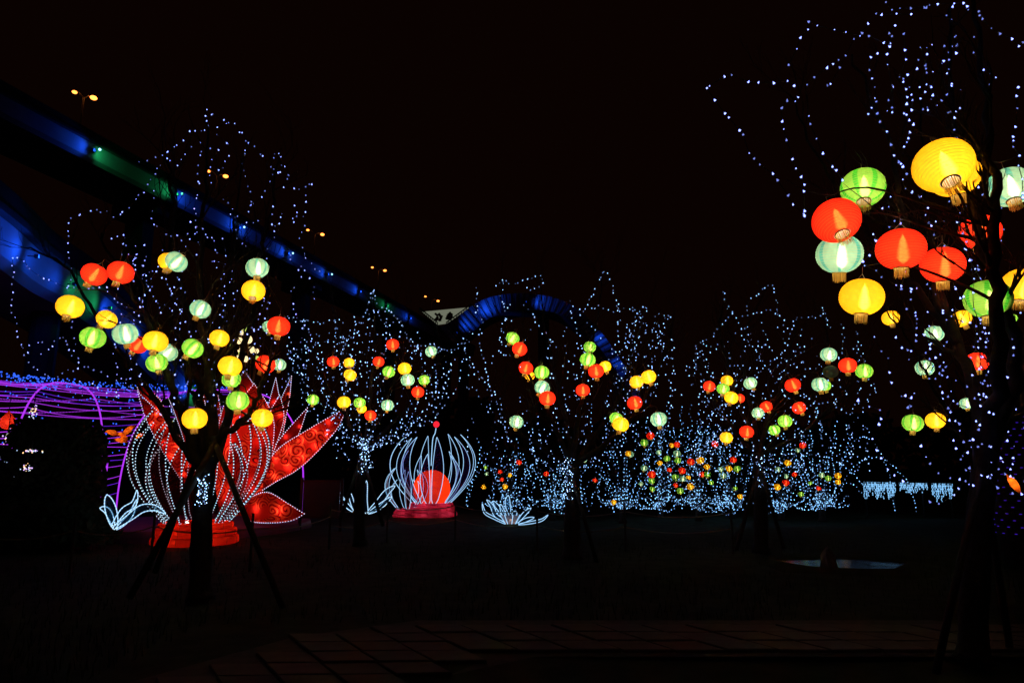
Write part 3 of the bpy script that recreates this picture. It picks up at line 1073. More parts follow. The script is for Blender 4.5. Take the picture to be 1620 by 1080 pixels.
# ================================================================== TREES
class Tree:
    def __init__(s, label, base, group='lantern trees', key=None, name='bare_tree'):
        s.base = Vector(base)
        s.th = thing(name, label, 'tree', (s.base.x, s.base.y, s.base.z), group)
        s.limbs = []        # list of point lists with radii, for hanging things on
        s.key = key
        s.rnd = random.Random(sum(map(ord, label)))
    def trunk(s, pts, r0, r1):
        P = spline(pts, 5)
        n = len(P)
        rad = [r0 + (r1 - r0) * i / (n - 1) for i in range(n)]
        rad[0] *= 1.35
        rad[1] *= 1.12
        g = Geo().tube(P, rad, 10)
        r2 = s.rnd
        g.V = [v + Vector((r2.uniform(-1, 1), r2.uniform(-1, 1), 0)) * r0 * 0.07 for v in g.V]
        part('trunk', g, M['bark'], s.th, True)
        s.limbs.append((P, rad))
    def twig(s, g, p, d, L, r, depth):
        n = 4
        pts = [p]
        dd = d.copy()
        for i in range(n):
            dd = (dd + Vector((s.rnd.uniform(-.3, .3), s.rnd.uniform(-.3, .3), s.rnd.uniform(-.12, .3)))).normalized()
            pts.append(pts[-1] + dd * (L / n))
        g.tube(pts, [max(0.0016, r * (1 - 0.75 * i / n)) for i in range(n + 1)], 4 if r < 0.012 else 5, cap=False)
        if depth > 0:
            for i in range(1, n + 1):
                if s.rnd.random() < 0.75:
                    e = (dd + Vector((s.rnd.uniform(-1, 1), s.rnd.uniform(-1, 1), s.rnd.uniform(-.2, .8))) * 0.8).normalized()
                    s.twig(g, pts[i], e, L * s.rnd.uniform(.45, .7), r * 0.55, depth - 1)
    def limb(s, pts, r0, r1, twigs=6, tl=0.6, depth=1):
        P = spline(pts, 5)
        n = len(P)
        w = r0 * 0.5
        P = [p if i == 0 else p + Vector((s.rnd.uniform(-w, w), s.rnd.uniform(-w, w), s.rnd.uniform(-w, w))) for i, p in enumerate(P)]
        rad = [r0 + (r1 - r0) * (i / (n - 1)) ** 0.8 for i in range(n)]
        g = Geo().tube(P, rad, 7)
        for k in range(twigs):
            i = s.rnd.randint(max(1, n // 4), n - 1)
            d = (P[i] - P[i - 1]).normalized()
            d = (d + Vector((s.rnd.uniform(-1, 1), s.rnd.uniform(-1, 1), s.rnd.uniform(-.1, .7)))).normalized()
            s.twig(g, P[i], d, tl * s.rnd.uniform(.6, 1.2), rad[i] * 0.5, depth)
        part('branch', g, M['bark'], s.th, True)
        s.limbs.append((P, rad))
    def reach(s, anchors):
        """one thin bough out to every hanging lantern"""
        for a in anchors:
            best = None
            for P, rad in s.limbs:
                for p, r in zip(P, rad):
                    if p.z > a.z - 0.12 or r > 0.2:
                        continue
                    c = (p - a).length + 0.3 * max(0, 0.5 - (a.z - p.z))
                    if best is None or c < best[0]:
                        best = (c, p, r)
            if best is None:
                P, rad = s.limbs[0]
                best = (0, P[len(P) // 2], rad[-1])
            _, p, r = best
            L = (a - p).length
            m1 = p.lerp(a, 0.35) + Vector((s.rnd.uniform(-.1, .1), s.rnd.uniform(-.1, .1), 0.05)) * L
            m2 = p.lerp(a, 0.72) + Vector((s.rnd.uniform(-.06, .06), s.rnd.uniform(-.06, .06), 0.10)) * L
            P = spline([p, m1, m2, a], 4)
            q = min(r * 0.6, 0.008 + 0.008 * L)
            g = Geo().tube(P, [q + (0.004 - q) * i / (len(P) - 1) for i in range(len(P))], 5)
            for k in range(3):
                i = s.rnd.randint(3, len(P) - 2)
                d = ((P[i] - P[i - 1]).normalized() + Vector((s.rnd.uniform(-1, 1), s.rnd.uniform(-1, 1), s.rnd.uniform(0, 1)))).normalized()
                s.twig(g, P[i], d, min(0.5, 0.35 * L), q * 0.4, 0)
            part('bough', g, M['bark'], s.th, True)

def px3(lst):
    return [at(*q) for q in lst]

def grow():
    T = {}
    # near left tree
    b = ground(317, 948)
    d = b.y
    t = Tree('bare dark tree with lanterns in front of the red lotus bud', b, key='L')
    t.trunk([b, at(318, 880, d), at(321, 800, d), at(326, 745, d)], 0.135, 0.11)
    L = lambda *q: px3([(x, y, d + dd) for x, y, dd in q])
    t.limb(L((322, 770, 0), (303, 700, -.1), (280, 640, -.3), (262, 590, -.4), (225, 500, -.5), (190, 440, -.4), (160, 370, -.2)), 0.085, 0.012, 12, 0.7, 2)
    t.limb(L((326, 750, 0), (318, 680, .2), (312, 600, .4), (300, 500, .6), (275, 400, .7), (270, 300, .8), (262, 240, .8)), 0.095, 0.012, 14, 0.8, 2)
    t.limb(L((326, 750, 0), (338, 680, -.1), (330, 600, -.2), (322, 520, -.1), (320, 400, .2), (328, 280, .3), (328, 190, .4)), 0.10, 0.010, 14, 0.8, 2)
    t.limb(L((330, 745, 0), (350, 690, -.2), (385, 665, -.4), (405, 635, -.5), (420, 590, -.6), (436, 560, -.6), (450, 500, -.5)), 0.06, 0.010, 8, 0.6, 2)
    t.limb(L((330, 745, 0), (352, 680, .3), (375, 600, .6), (395, 500, .9), (415, 400, 1.0), (432, 320, 1.0), (440, 250, 1.0)), 0.08, 0.010, 14, 0.8, 2)
    t.limb(L((318, 740, 0), (280, 690, .2), (255, 645, .3), (228, 605, .3), (190, 560, .2), (140, 480, .1), (100, 420, 0), (40, 390, -.1)), 0.055, 0.010, 12, 0.7, 2)
    t.limb(L((320, 620, .4), (345, 540, .8), (360, 450, 1.0), (372, 350, 1.1), (385, 240, 1.1)), 0.05, 0.008, 10, 0.7, 2)
    T['L'] = t
    # near right tree
    b = ground(1540, 1045)
    d = b.y
    t = Tree('large bare tree with big lanterns at the right edge', b, key='R')
    t.trunk([b, at(1540, 950, d), at(1548, 840, d), at(1556, 745, d)], 0.12, 0.10)
    L = lambda *q: px3([(x, y, d + dd) for x, y, dd in q])
    t.limb(L((1556, 750, 0), (1580, 620, -.4), (1582, 500, -.8), (1576, 400, -1.0), (1572, 300, -1.05), (1562, 180, -.7), (1545, 50, -.3), (1540, -40, 0)), 0.075, 0.014, 10, 0.6, 2)
    t.limb(L((1556, 755, 0), (1545, 640, .1), (1515, 540, .2), (1478, 450, .2), (1440, 360, .2), (1415, 280, .2), (1390, 180, .2), (1350, 90, .1)), 0.07, 0.010, 12, 0.6, 2)
    t.limb(L((1556, 750, 0), (1605, 600, -.2), (1592, 490, -.45), (1556, 400, -.55), (1535, 330, -.5), (1515, 230, -.2), (1505, 110, 0), (1500, 10, .2)), 0.07, 0.012, 10, 0.6, 2)
    t.limb(L((1556, 750, 0), (1600, 640, .2), (1640, 520, .4), (1660, 380, .5)), 0.07, 0.02, 8, 0.6, 2)
    t.limb(L((1515, 545, .2), (1460, 470, .5), (1400, 400, .7), (1350, 330, .8), (1290, 240, .8), (1250, 150, .8)), 0.045, 0.008, 12, 0.5, 2)
    t.limb(L((1495, 500, .2), (1470, 380, .6), (1460, 260, .8), (1455, 130, 1.0)), 0.04, 0.008, 10, 0.5, 2)
    T['R'] = t
    # farther tree on the right
    b = at(1560, 850, 13.0)
    b.z = 0
    t = Tree('slim farther tree with small lanterns behind the near right tree', b, key='S')
    d = b.y
    L = lambda *q: px3([(x, y, d + dd) for x, y, dd in q])
    t.trunk([b, at(1556, 800, d), at(1552, 740, d)], 0.11, 0.085)
    t.limb(L((1552, 745, 0), (1530, 700, 0), (1500, 660, .2), (1470, 600, .3), (1440, 540, .2), (1410, 490, 0)), 0.06, 0.01, 8, 0.9, 2)
    t.limb(L((1552, 745, 0), (1545, 660, .2), (1530, 600, .2), (1515, 520, .2), (1505, 470, .4)), 0.07, 0.01, 8, 0.9, 2)
    t.limb(L((1552, 745, 0), (1575, 680, -.2), (1590, 600, -.2), (1605, 500, 0)), 0.06, 0.01, 8, 0.9, 2)
    T['S'] = t
    # mid trees
    b = ground(568, 833)
    d = 14.6
    b = at(570, 830, d); b.z = 0
    t = Tree('leaning bare tree with small lanterns behind the big red lotus', b, key='A')
    L = lambda *q: px3([(x, y, d + dd) for x, y, dd in q])
    t.trunk([b, at(568, 790, d), at(572, 750, d), at(574, 715, d)], 0.12, 0.09)
    for q in ([(574, 715, 0), (552, 670, -.3), (530, 630, -.5), (505, 580, -.6), (480, 520, -.5), (455, 490, -.3)],
              [(574, 715, 0), (565, 650, .3), (550, 590, .5), (535, 520, .6), (520, 470, .6)],
              [(574, 715, 0), (585, 640, 0), (592, 560, 0), (592, 500, .2), (590, 465, .2)],
              [(574, 715, 0), (605, 650, -.3), (625, 600, -.5), (640, 560, -.6), (645, 520, -.6)],
              [(574, 715, 0), (620, 670, .3), (660, 630, .5), (690, 580, .6), (720, 545, .6)]):
        t.limb(L(*q), 0.05, 0.008, 7, 0.8, 2)
    T['A'] = t
    d = 12.6
    b = at(905, 880, d); b.z = 0
    t = Tree('bare central tree with lanterns and arched bridge behind', b, key='B')
    L = lambda *q: px3([(x, y, d + dd) for x, y, dd in q])
    t.trunk([b, at(905, 830, d), at(906, 780, d), at(906, 735, d)], 0.16, 0.12)
    for q in ([(906, 740, 0), (885, 690, -.3), (865, 650, -.5), (838, 600, -.5), (815, 550, -.4), (780, 480, -.2)],
              [(906, 740, 0), (895, 670, .3), (880, 600, .6), (862, 520, .7), (855, 450, .7)],
              [(906, 740, 0), (915, 660, -.2), (925, 600, -.3), (940, 540, -.3), (952, 440, -.2)],
              [(906, 740, 0), (940, 690, .2), (968, 650, .3), (990, 600, .4), (1005, 540, .5), (1020, 490, .6)],
              [(906, 740, 0), (960, 700, -.2), (1000, 660, -.3), (1030, 610, -.3), (1058, 540, -.2), (1062, 505, 0)],
              [(906, 740, 0), (860, 710, .2), (820, 680, .3), (780, 630, .3), (750, 580, .2)]):
        t.limb(L(*q), 0.06, 0.008, 8, 0.8, 2)
    T['B'] = t
    d = 13.4
    b = at(1203, 866, d); b.z = 0
    t = Tree('bare tree hung with lanterns right of centre', b, key='C')
    L = lambda *q: px3([(x, y, d + dd) for x, y, dd in q])
    t.trunk([b, at(1204, 820, d), at(1202, 770, d), at(1200, 715, d)], 0.14, 0.10)
    for q in ([(1200, 720, 0), (1182, 670, 0), (1165, 630, -.2), (1150, 580, -.3), (1140, 520, -.3), (1148, 470, -.2)],
              [(1200, 720, 0), (1188, 640, .3), (1175, 580, .5), (1180, 520, .6), (1215, 455, .6)],
              [(1200, 720, 0), (1215, 660, -.2), (1235, 610, -.3), (1250, 560, -.3), (1262, 510, -.2)],
              [(1200, 720, 0), (1240, 680, .2), (1280, 630, .3), (1310, 570, .4), (1305, 500, .5)],
              [(1200, 720, 0), (1260, 690, -.2), (1310, 650, -.3), (1350, 600, -.3), (1385, 540, -.2)],
              [(1200, 720, 0), (1170, 690, .2), (1140, 650, .3), (1110, 600, .3), (1100, 550, .2)]):
        t.limb(L(*q), 0.055, 0.008, 8, 0.8, 2)
    T['C'] = t
    # low trees at the back
    FT = []
    for k, (x, top, d) in enumerate([(806, 690, 21.5), (875, 690, 22), (985, 660, 21), (1045, 650, 22.5), (1105, 640, 21.5), (1158, 650, 22.5), (1236, 660, 22), (1300, 670, 21.5)]):
        b = at(x, 812, d); b.z = -0.05
        t = Tree('low bare tree wrapped in dense ice-blue lights, %s from left at the back' % ORD[k], b, key='F', group='low trees at the back')
        L = lambda *q: px3([(a, c, d + dd) for a, c, dd in q])
        t.trunk([b, at(x, 790, d), at(x + 1, 765, d)], 0.10, 0.07)
        for j in range(6):
            ex = x + (j - 2.5) * 22 + rnd.uniform(-6, 6)
            t.limb(L((x + 1, 768, 0), ((x * 2 + ex) / 3, 745, rnd.uniform(-.5, .5)), ((x + ex * 2) / 3, 715, rnd.uniform(-.8, .8)), (ex, top + abs(j - 2.5) * 8, rnd.uniform(-1, 1))),
                   0.035, 0.006, 4, 0.7, 1)
        FT.append((x, d, t))
    for k in 'LRSABC':
        T[k].reach(ANCHORS[k])
    for k in 'FG':
        for a in ANCHORS[k]:
            x, d, t = min(FT, key=lambda q: abs(q[2].base.x - a.x))
            t.reach([a])
    return T, FT
TREES, FAR = grow()

# timber props round the trunks
def prop(pa, pb, label, r=0.035):
    g = Geo().tube([pa, Vector(pa).lerp(pb, 0.5), pb], [r * 1.05, r, r * 0.92], 9)
    tag(mesh_obj('tree_stake', *g, M['stake'], origin=(pa[0], pa[1], 0), smooth=True), label, 'stake', 'timber stakes propping the trees')
_d = TREES['L'].base.y
prop(at(205, 945, _d - 0.2) * 1.0, at(346, 690, _d - 0.18), 'slanting timber stake left of the near left trunk, outermost', 0.04)
prop(at(245, 905, _d + 0.5), at(318, 705, _d + 0.16), 'steeper timber stake left of the near left trunk', 0.034)
prop(at(448, 962, _d - 0.3), at(336, 690, _d - 0.17), 'slanting timber stake right of the near left trunk', 0.036)
_d = TREES['R'].base.y
prop(at(1478, 1075, _d - 0.1), at(1552, 740, _d - 0.16), 'slanting timber stake left of the near right trunk', 0.03)
prop(at(1600, 1040, _d + 0.4), at(1556, 760, _d + 0.12), 'timber stake right of the near right trunk', 0.03)
prop(at(538, 822, 14.4), at(572, 722, 14.5), 'reddish stake left of the trunk behind the lotus', 0.04)
prop(at(606, 832, 14.2), at(574, 722, 14.4), 'stake right of the trunk behind the lotus', 0.035)
prop(at(945, 890, 12.4), at(907, 760, 12.45), 'stake right of the central trunk', 0.035)
prop(at(1165, 870, 13.1), at(1200, 740, 13.2), 'stake left of the trunk right of centre', 0.035)
prop(at(1240, 868, 13.1), at(1203, 740, 13.2), 'stake right of the trunk right of centre', 0.035)

# ================================================================== STRING LIGHTS
def bulbs_geo(g, pts, size, r2, up_bias=1.0):
    g.dim = getattr(g, 'dim', [])
    for p in pts:
        s = size * r2.choice((0.55, 0.75, 0.9, 1.0, 1.0, 1.1, 1.2))
        ax = Vector((r2.uniform(-.8, .8), r2.uniform(-.8, .8), up_bias)).normalized()
        u = ax.orthogonal().normalized()
        w = ax.cross(u)
        n = 5
        V = [p + ax * s * 0.75] + [p - ax * s * 0.3 + (u * math.cos(2 * math.pi * k / n) + w * math.sin(2 * math.pi * k / n)) * s * 0.5 for k in range(n)] + [p - ax * s * 0.5]
        F = [(0, 1 + k, 1 + (k + 1) % n) for k in range(n)] + [(n + 1, 1 + (k + 1) % n, 1 + k) for k in range(n)]
        g.add(V, F)
        g.dim.append(r2.random() < 0.4)

def two_tone(o, g, dim_mat):
    o.data.materials.append(dim_mat)
    idx = []
    for d_ in g.dim:
        idx += [1 if d_ else 0] * 10
    o.data.polygons.foreach_set('material_index', idx)

def lift(px_pts, d0, r, r2):
    """give a traced line its depth: it wanders through the crown between near and far side"""
    n = len(px_pts)
    a = r2.uniform(-r, r)
    b = max(-r, min(r, a + r2.uniform(-.6, .6) * r))
    ph = r2.uniform(0, 6)
    out = []
    for i, q in enumerate(px_pts):
        t = i / max(1, n - 1)
        out.append(at(q[0], q[1], d0 + a + (b - a) * t + 0.12 * r * math.sin(ph + 5 * t)))
    return out

def string(px_list, d0, r, step, size_px, mat, label, group, r2, jitter=1.2, wire=True, mass=None):
    L = length2(px_list)
    n = max(3, int(L / step))
    P2 = resample([Vector((q[0], q[1], 0)) for q in px_list], n)
    P2 = [P2[i].lerp(P2[min(n - 1, i + 1)], r2.uniform(0, 0.75)) for i in range(n)]
    P2 = [(p.x + r2.gauss(0, jitter), p.y + r2.gauss(0, jitter)) for p in P2]
    P3 = lift(P2, d0, r, r2)
    if mass is not None:
        bulbs_geo(mass, P3, 0.69 * size_px * d0 / FPX, r2)
        return
    c = P3[0]
    th = thing('string_lights', label, 'string lights', c, group)
    if wire:
        W = spline(P3, 2)
        part('wire', Geo().tube(W, 0.0035, 3, cap=False), M['wire'], th)
    g = Geo()
    bulbs_geo(g, P3, 0.69 * size_px * d0 / FPX, r2)
    two_tone(part('bulbs', g, M[mat], th, kind='stuff'), g, M[mat + '_dim'])

LT = [
 [(215,257),(223,256),(234,253),(248,249),(263,239),(276,233),(285,225),(292,216),(298,206),(311,208),(321,211),(324,198),(325,184),(327,173)],
 [(327,173),(336,180),(342,185),(350,189),(357,192),(360,195),(370,193),(370,200),(372,205),(381,207),(389,218),(398,229),(408,236),(415,247)],
 [(324,198),(332,202),(337,202),(348,200),(358,195)],
 [(319,223),(317,237),(315,249),(318,265),(312,276),(315,290),(313,302),(312,316),(307,331),(312,340),(308,360),(316,385),(310,410)],
 [(340,214),(347,219),(359,226),(367,231),(365,240),(360,253),(355,262),(345,271)],
 [(332,235),(347,235),(331,261),(331,275),(331,285),(334,287)],
 [(389,218),(390,233),(388,244),(385,258),(386,271),(388,283),(392,296),(399,310),(396,323),(394,334)],
 [(348,311),(356,316),(360,323),(364,327),(371,331),(378,343),(388,353),(395,354),(407,350)],
 [(303,229),(296,240),(290,251),(280,262),(272,263),(270,258),(266,248)],
 [(263,239),(266,250),(258,262),(251,263),(246,273),(237,282),(232,297),(225,305),(213,314),(207,326),(197,332),(185,341),(174,344),(173,335),(160,334),(144,333),(129,340),(113,341),(110,352),(107,368),(109,382),(108,399),(109,413),(113,428),(110,442),(109,459)],
 [(243,299),(242,307),(242,319),(244,330),(241,339),(243,350),(245,361),(255,369),(263,372),(276,374),(282,373),(287,381)],
 [(438,236),(435,245),(433,254),(430,258),(426,258),(431,264),(434,268),(438,274),(441,277),(444,271),(447,258),(442,242)],
 [(438,262),(432,272),(430,280),(426,290),(422,297),(419,303),(418,307),(411,318),(405,323),(396,323)],
 [(445,258),(455,263),(460,267),(463,279),(455,283)],
 [(446,296),(454,298),(460,295),(463,300),(469,302),(474,300),(481,293),(493,292)],
 [(481,293),(485,303),(485,317),(484,328),(482,340),(485,351),(481,359),(477,372),(475,382),(480,393),(481,399),(478,404),(488,409),(492,415),(495,421),(502,426),(507,429)],
 [(463,314),(467,323),(466,329),(467,337),(473,341),(460,341),(461,347),(467,352)],
 [(434,322),(430,336),(425,350),(440,360),(447,350),(445,338)],
 [(21,404),(35,410),(42,420),(51,428),(64,435),(75,443),(88,448),(98,450),(110,454),(124,455),(135,456),(147,455),(167,454)],
 [(21,404),(22,415),(24,421),(19,432),(21,442),(19,449),(16,456),(22,465),(18,473),(18,486),(21,500),(28,512),(24,526),(27,538),(33,542),(36,549),(38,563),(47,574),(53,584),(68,591),(79,595),(97,594),(105,585),(115,586)],
 [(33,549),(40,548),(51,546),(68,543),(83,538),(92,538),(95,533),(106,530),(101,542),(105,545),(110,553),(114,557),(120,564),(126,569),(123,581)],
 [(37,556),(54,560),(70,557),(82,549)],
 [(136,577),(142,581),(150,585),(160,589),(170,595),(183,598),(196,600),(207,599)],
 [(140,599),(148,608),(157,615),(170,624),(179,630),(187,626)],
 [(135,577),(132,590),(125,596),(128,605),(130,610),(130,624)],
 [(182,541),(182,562),(183,574),(187,583),(184,605),(186,616),(187,626)],
 [(207,552),(207,567),(207,580),(209,600),(209,615)],
 [(173,377),(178,379),(190,374),(200,371),(202,369),(199,378),(190,388),(204,388),(214,388),(219,397),(220,402),(214,407),(207,412),(211,415),(216,423),(209,435),(211,443)],
 [(188,402),(200,403),(205,408),(214,403),(221,407),(210,412),(212,420),(226,418),(226,430),(228,441),(234,451),(243,472),(251,480),(266,485),(272,493)],
 [(300,350),(302,357),(305,365),(315,352),(320,358),(325,370),(330,380),(340,372),(337,390),(343,400)],
 [(340,430),(345,415),(352,418),(360,420),(358,412),(335,412)],
 [(115,500),(114,518),(116,534),(118,548),(117,565)],
 [(170,460),(178,462),(190,480),(197,490),(212,482),(212,495),(212,510),(212,524)],
]
RT = [
 [(1123,138),(1131,165),(1152,185),(1170,206),(1182,236),(1199,257),(1222,276),(1235,299),(1255,322),(1275,341)],
 [(1123,138),(1147,117),(1170,127),(1200,132),(1231,131),(1240,128),(1262,131),(1273,140),(1289,119),(1304,109),(1328,94)],
 [(1246,105),(1262,80),(1272,55),(1281,31),(1290,42),(1300,41),(1322,50),(1330,48),(1350,57),(1356,53),(1364,56),(1372,46),(1373,37)],
 [(1356,60),(1349,75),(1349,81),(1328,94),(1331,99),(1324,123),(1310,140)],
 [(1266,143),(1256,167),(1250,160),(1236,155),(1235,175),(1234,183),(1238,202),(1243,231),(1255,248),(1262,274),(1267,270),(1275,293),(1270,325),(1274,341)],
 [(1277,165),(1281,188),(1291,218),(1301,240),(1318,266),(1332,287)],
 [(1372,55),(1386,66),(1409,70)],
 [(1371,17),(1389,22),(1397,23),(1421,22),(1445,23),(1453,24),(1450,12),(1468,10)],
 [(1423,37),(1402,47),(1412,85),(1376,86),(1376,114),(1383,129),(1385,157),(1386,170),(1394,196),(1408,212),(1408,240),(1421,255)],
 [(1475,67),(1463,89),(1447,99),(1424,128),(1436,141),(1447,141),(1430,170),(1434,190),(1448,190),(1433,220),(1446,210),(1424,241),(1425,262),(1443,269),(1421,285),(1424,297),(1436,298),(1453,311)],
 [(1510,5),(1500,14),(1491,24),(1500,23),(1505,30),(1512,37),(1515,41),(1520,52),(1510,60),(1505,72),(1500,85),(1492,102)],
 [(1400,2),(1398,14),(1450,12),(1500,5),(1536,6),(1527,14),(1543,17),(1552,20),(1558,19),(1543,28),(1553,31),(1562,37),(1569,45),(1578,52),(1587,55),(1602,60),(1604,67),(1614,76),(1619,65)],
 [(1510,48),(1514,97),(1500,90),(1502,112),(1492,130),(1502,130),(1509,136),(1494,155),(1499,172),(1507,178),(1513,194),(1505,204),(1510,217),(1534,235),(1541,255),(1543,275),(1550,298),(1563,320)],
 [(1467,115),(1469,124),(1475,128),(1460,152),(1463,160),(1457,174)],
 [(1612,130),(1607,217),(1591,226),(1614,232),(1611,265),(1618,310)],
 [(1453,311),(1455,316),(1460,315),(1473,316),(1479,318),(1457,341),(1465,348),(1475,351),(1492,350)],
 [(1500,316),(1510,318),(1525,310),(1530,315),(1519,345),(1513,355),(1519,372),(1522,388),(1532,407),(1541,425),(1550,440)],
 [(1515,345),(1512,360),(1525,362),(1533,380),(1528,396),(1545,402),(1553,420),(1548,432),(1538,436)],
 [(1375,365),(1390,385),(1386,400),(1358,415),(1377,424),(1393,437),(1411,438),(1421,465),(1440,456),(1450,455)],
 [(1452,372),(1460,350),(1478,352),(1470,360),(1480,372),(1500,400),(1512,425),(1500,440),(1515,450),(1508,465),(1525,468),(1520,485),(1535,486)],
 [(1433,490),(1451,503),(1459,522),(1470,545),(1480,565),(1496,610),(1485,618),(1500,630)],
 [(1530,485),(1545,490),(1540,500),(1550,507),(1556,510),(1548,520),(1560,525),(1556,535),(1565,540)],
 [(1580,505),(1590,510),(1585,518),(1600,515),(1605,530),(1598,540),(1610,548),(1603,560)],
 [(1492,628),(1503,640),(1500,648),(1509,656),(1514,662),(1521,669),(1528,680),(1540,697),(1547,707)],
 [(1498,642),(1510,648),(1505,660),(1516,668),(1510,676),(1526,690),(1530,712),(1526,730),(1536,745)],
 [(1410,527),(1421,548),(1435,556),(1443,543),(1437,568),(1460,566),(1470,552)],
 [(1382,530),(1392,547),(1399,555),(1402,572),(1410,592),(1414,600),(1411,615),(1418,623),(1424,628),(1432,634),(1446,634),(1447,622)],
 [(1432,624),(1440,630),(1448,636),(1440,640),(1430,634),(1436,645)],
 [(1356,633),(1364,637),(1372,645),(1384,648),(1395,644),(1402,647),(1397,658),(1395,669),(1388,674),(1380,685),(1377,697),(1383,705),(1388,715),(1393,722),(1399,732),(1403,741),(1410,747),(1421,757),(1430,759)],
 [(1451,693),(1457,707),(1463,717),(1473,732),(1482,746),(1502,759),(1517,759),(1526,754),(1531,746)],
 [(1456,790),(1470,794),(1478,796),(1490,796),(1500,793),(1509,790),(1509,777),(1526,775),(1528,760)],
 [(1553,738),(1556,747),(1562,758),(1572,766),(1583,776),(1598,781),(1616,781)],
 [(1550,610),(1560,600),(1563,620),(1565,640),(1566,666),(1563,690),(1564,712),(1572,715),(1575,740),(1590,750)],
 [(1548,480),(1552,560),(1549,600),(1552,640),(1549,670),(1552,700)],
]

def poly_fill(n, box, ln, r2, vert=0.8, ok=None):
    x0, y0, x1, y1 = box
    out = []
    while len(out) < n:
        x, y = r2.uniform(x0, x1), r2.uniform(y0, y1)
        if ok and not ok(x, y):
            continue
        a = math.pi / 2 + r2.gauss(0, 1 - vert)
        pts = [(x, y)]
        for k in range(r2.randint(6, 12)):
            a += r2.gauss(0, 0.35)
            a += (math.pi / 2 - a) * 0.15
            x += math.cos(a) * ln / 9
            y += math.sin(a) * ln / 9
            if not (x0 - 10 < x < x1 + 10 and y0 - 10 < y < y1 + 10) or (ok and not ok(x, y)):
                break
            pts.append((x, y))
        if len(pts) > 2:
            out.append(pts)
    return out

def fan(cx, cy_, tops, sag, r2):
    """strings gathered at the trunk and carried up to points of the crown"""
    out = []
    for (x, y) in tops:
        mx = cx + (x - cx) * r2.uniform(0.75, 1.05)
        my = cy_ + (y - cy_) * r2.uniform(0.25, 0.5) + sag * r2.uniform(0, 1)
        pts = []
        for k in range(9):
            t = k / 8
            px = (1 - t) ** 2 * cx + 2 * t * (1 - t) * mx + t * t * x
            py = (1 - t) ** 2 * cy_ + 2 * t * (1 - t) * my + t * t * y
            pts.append((px, py))
        out.append(pts)
    return out

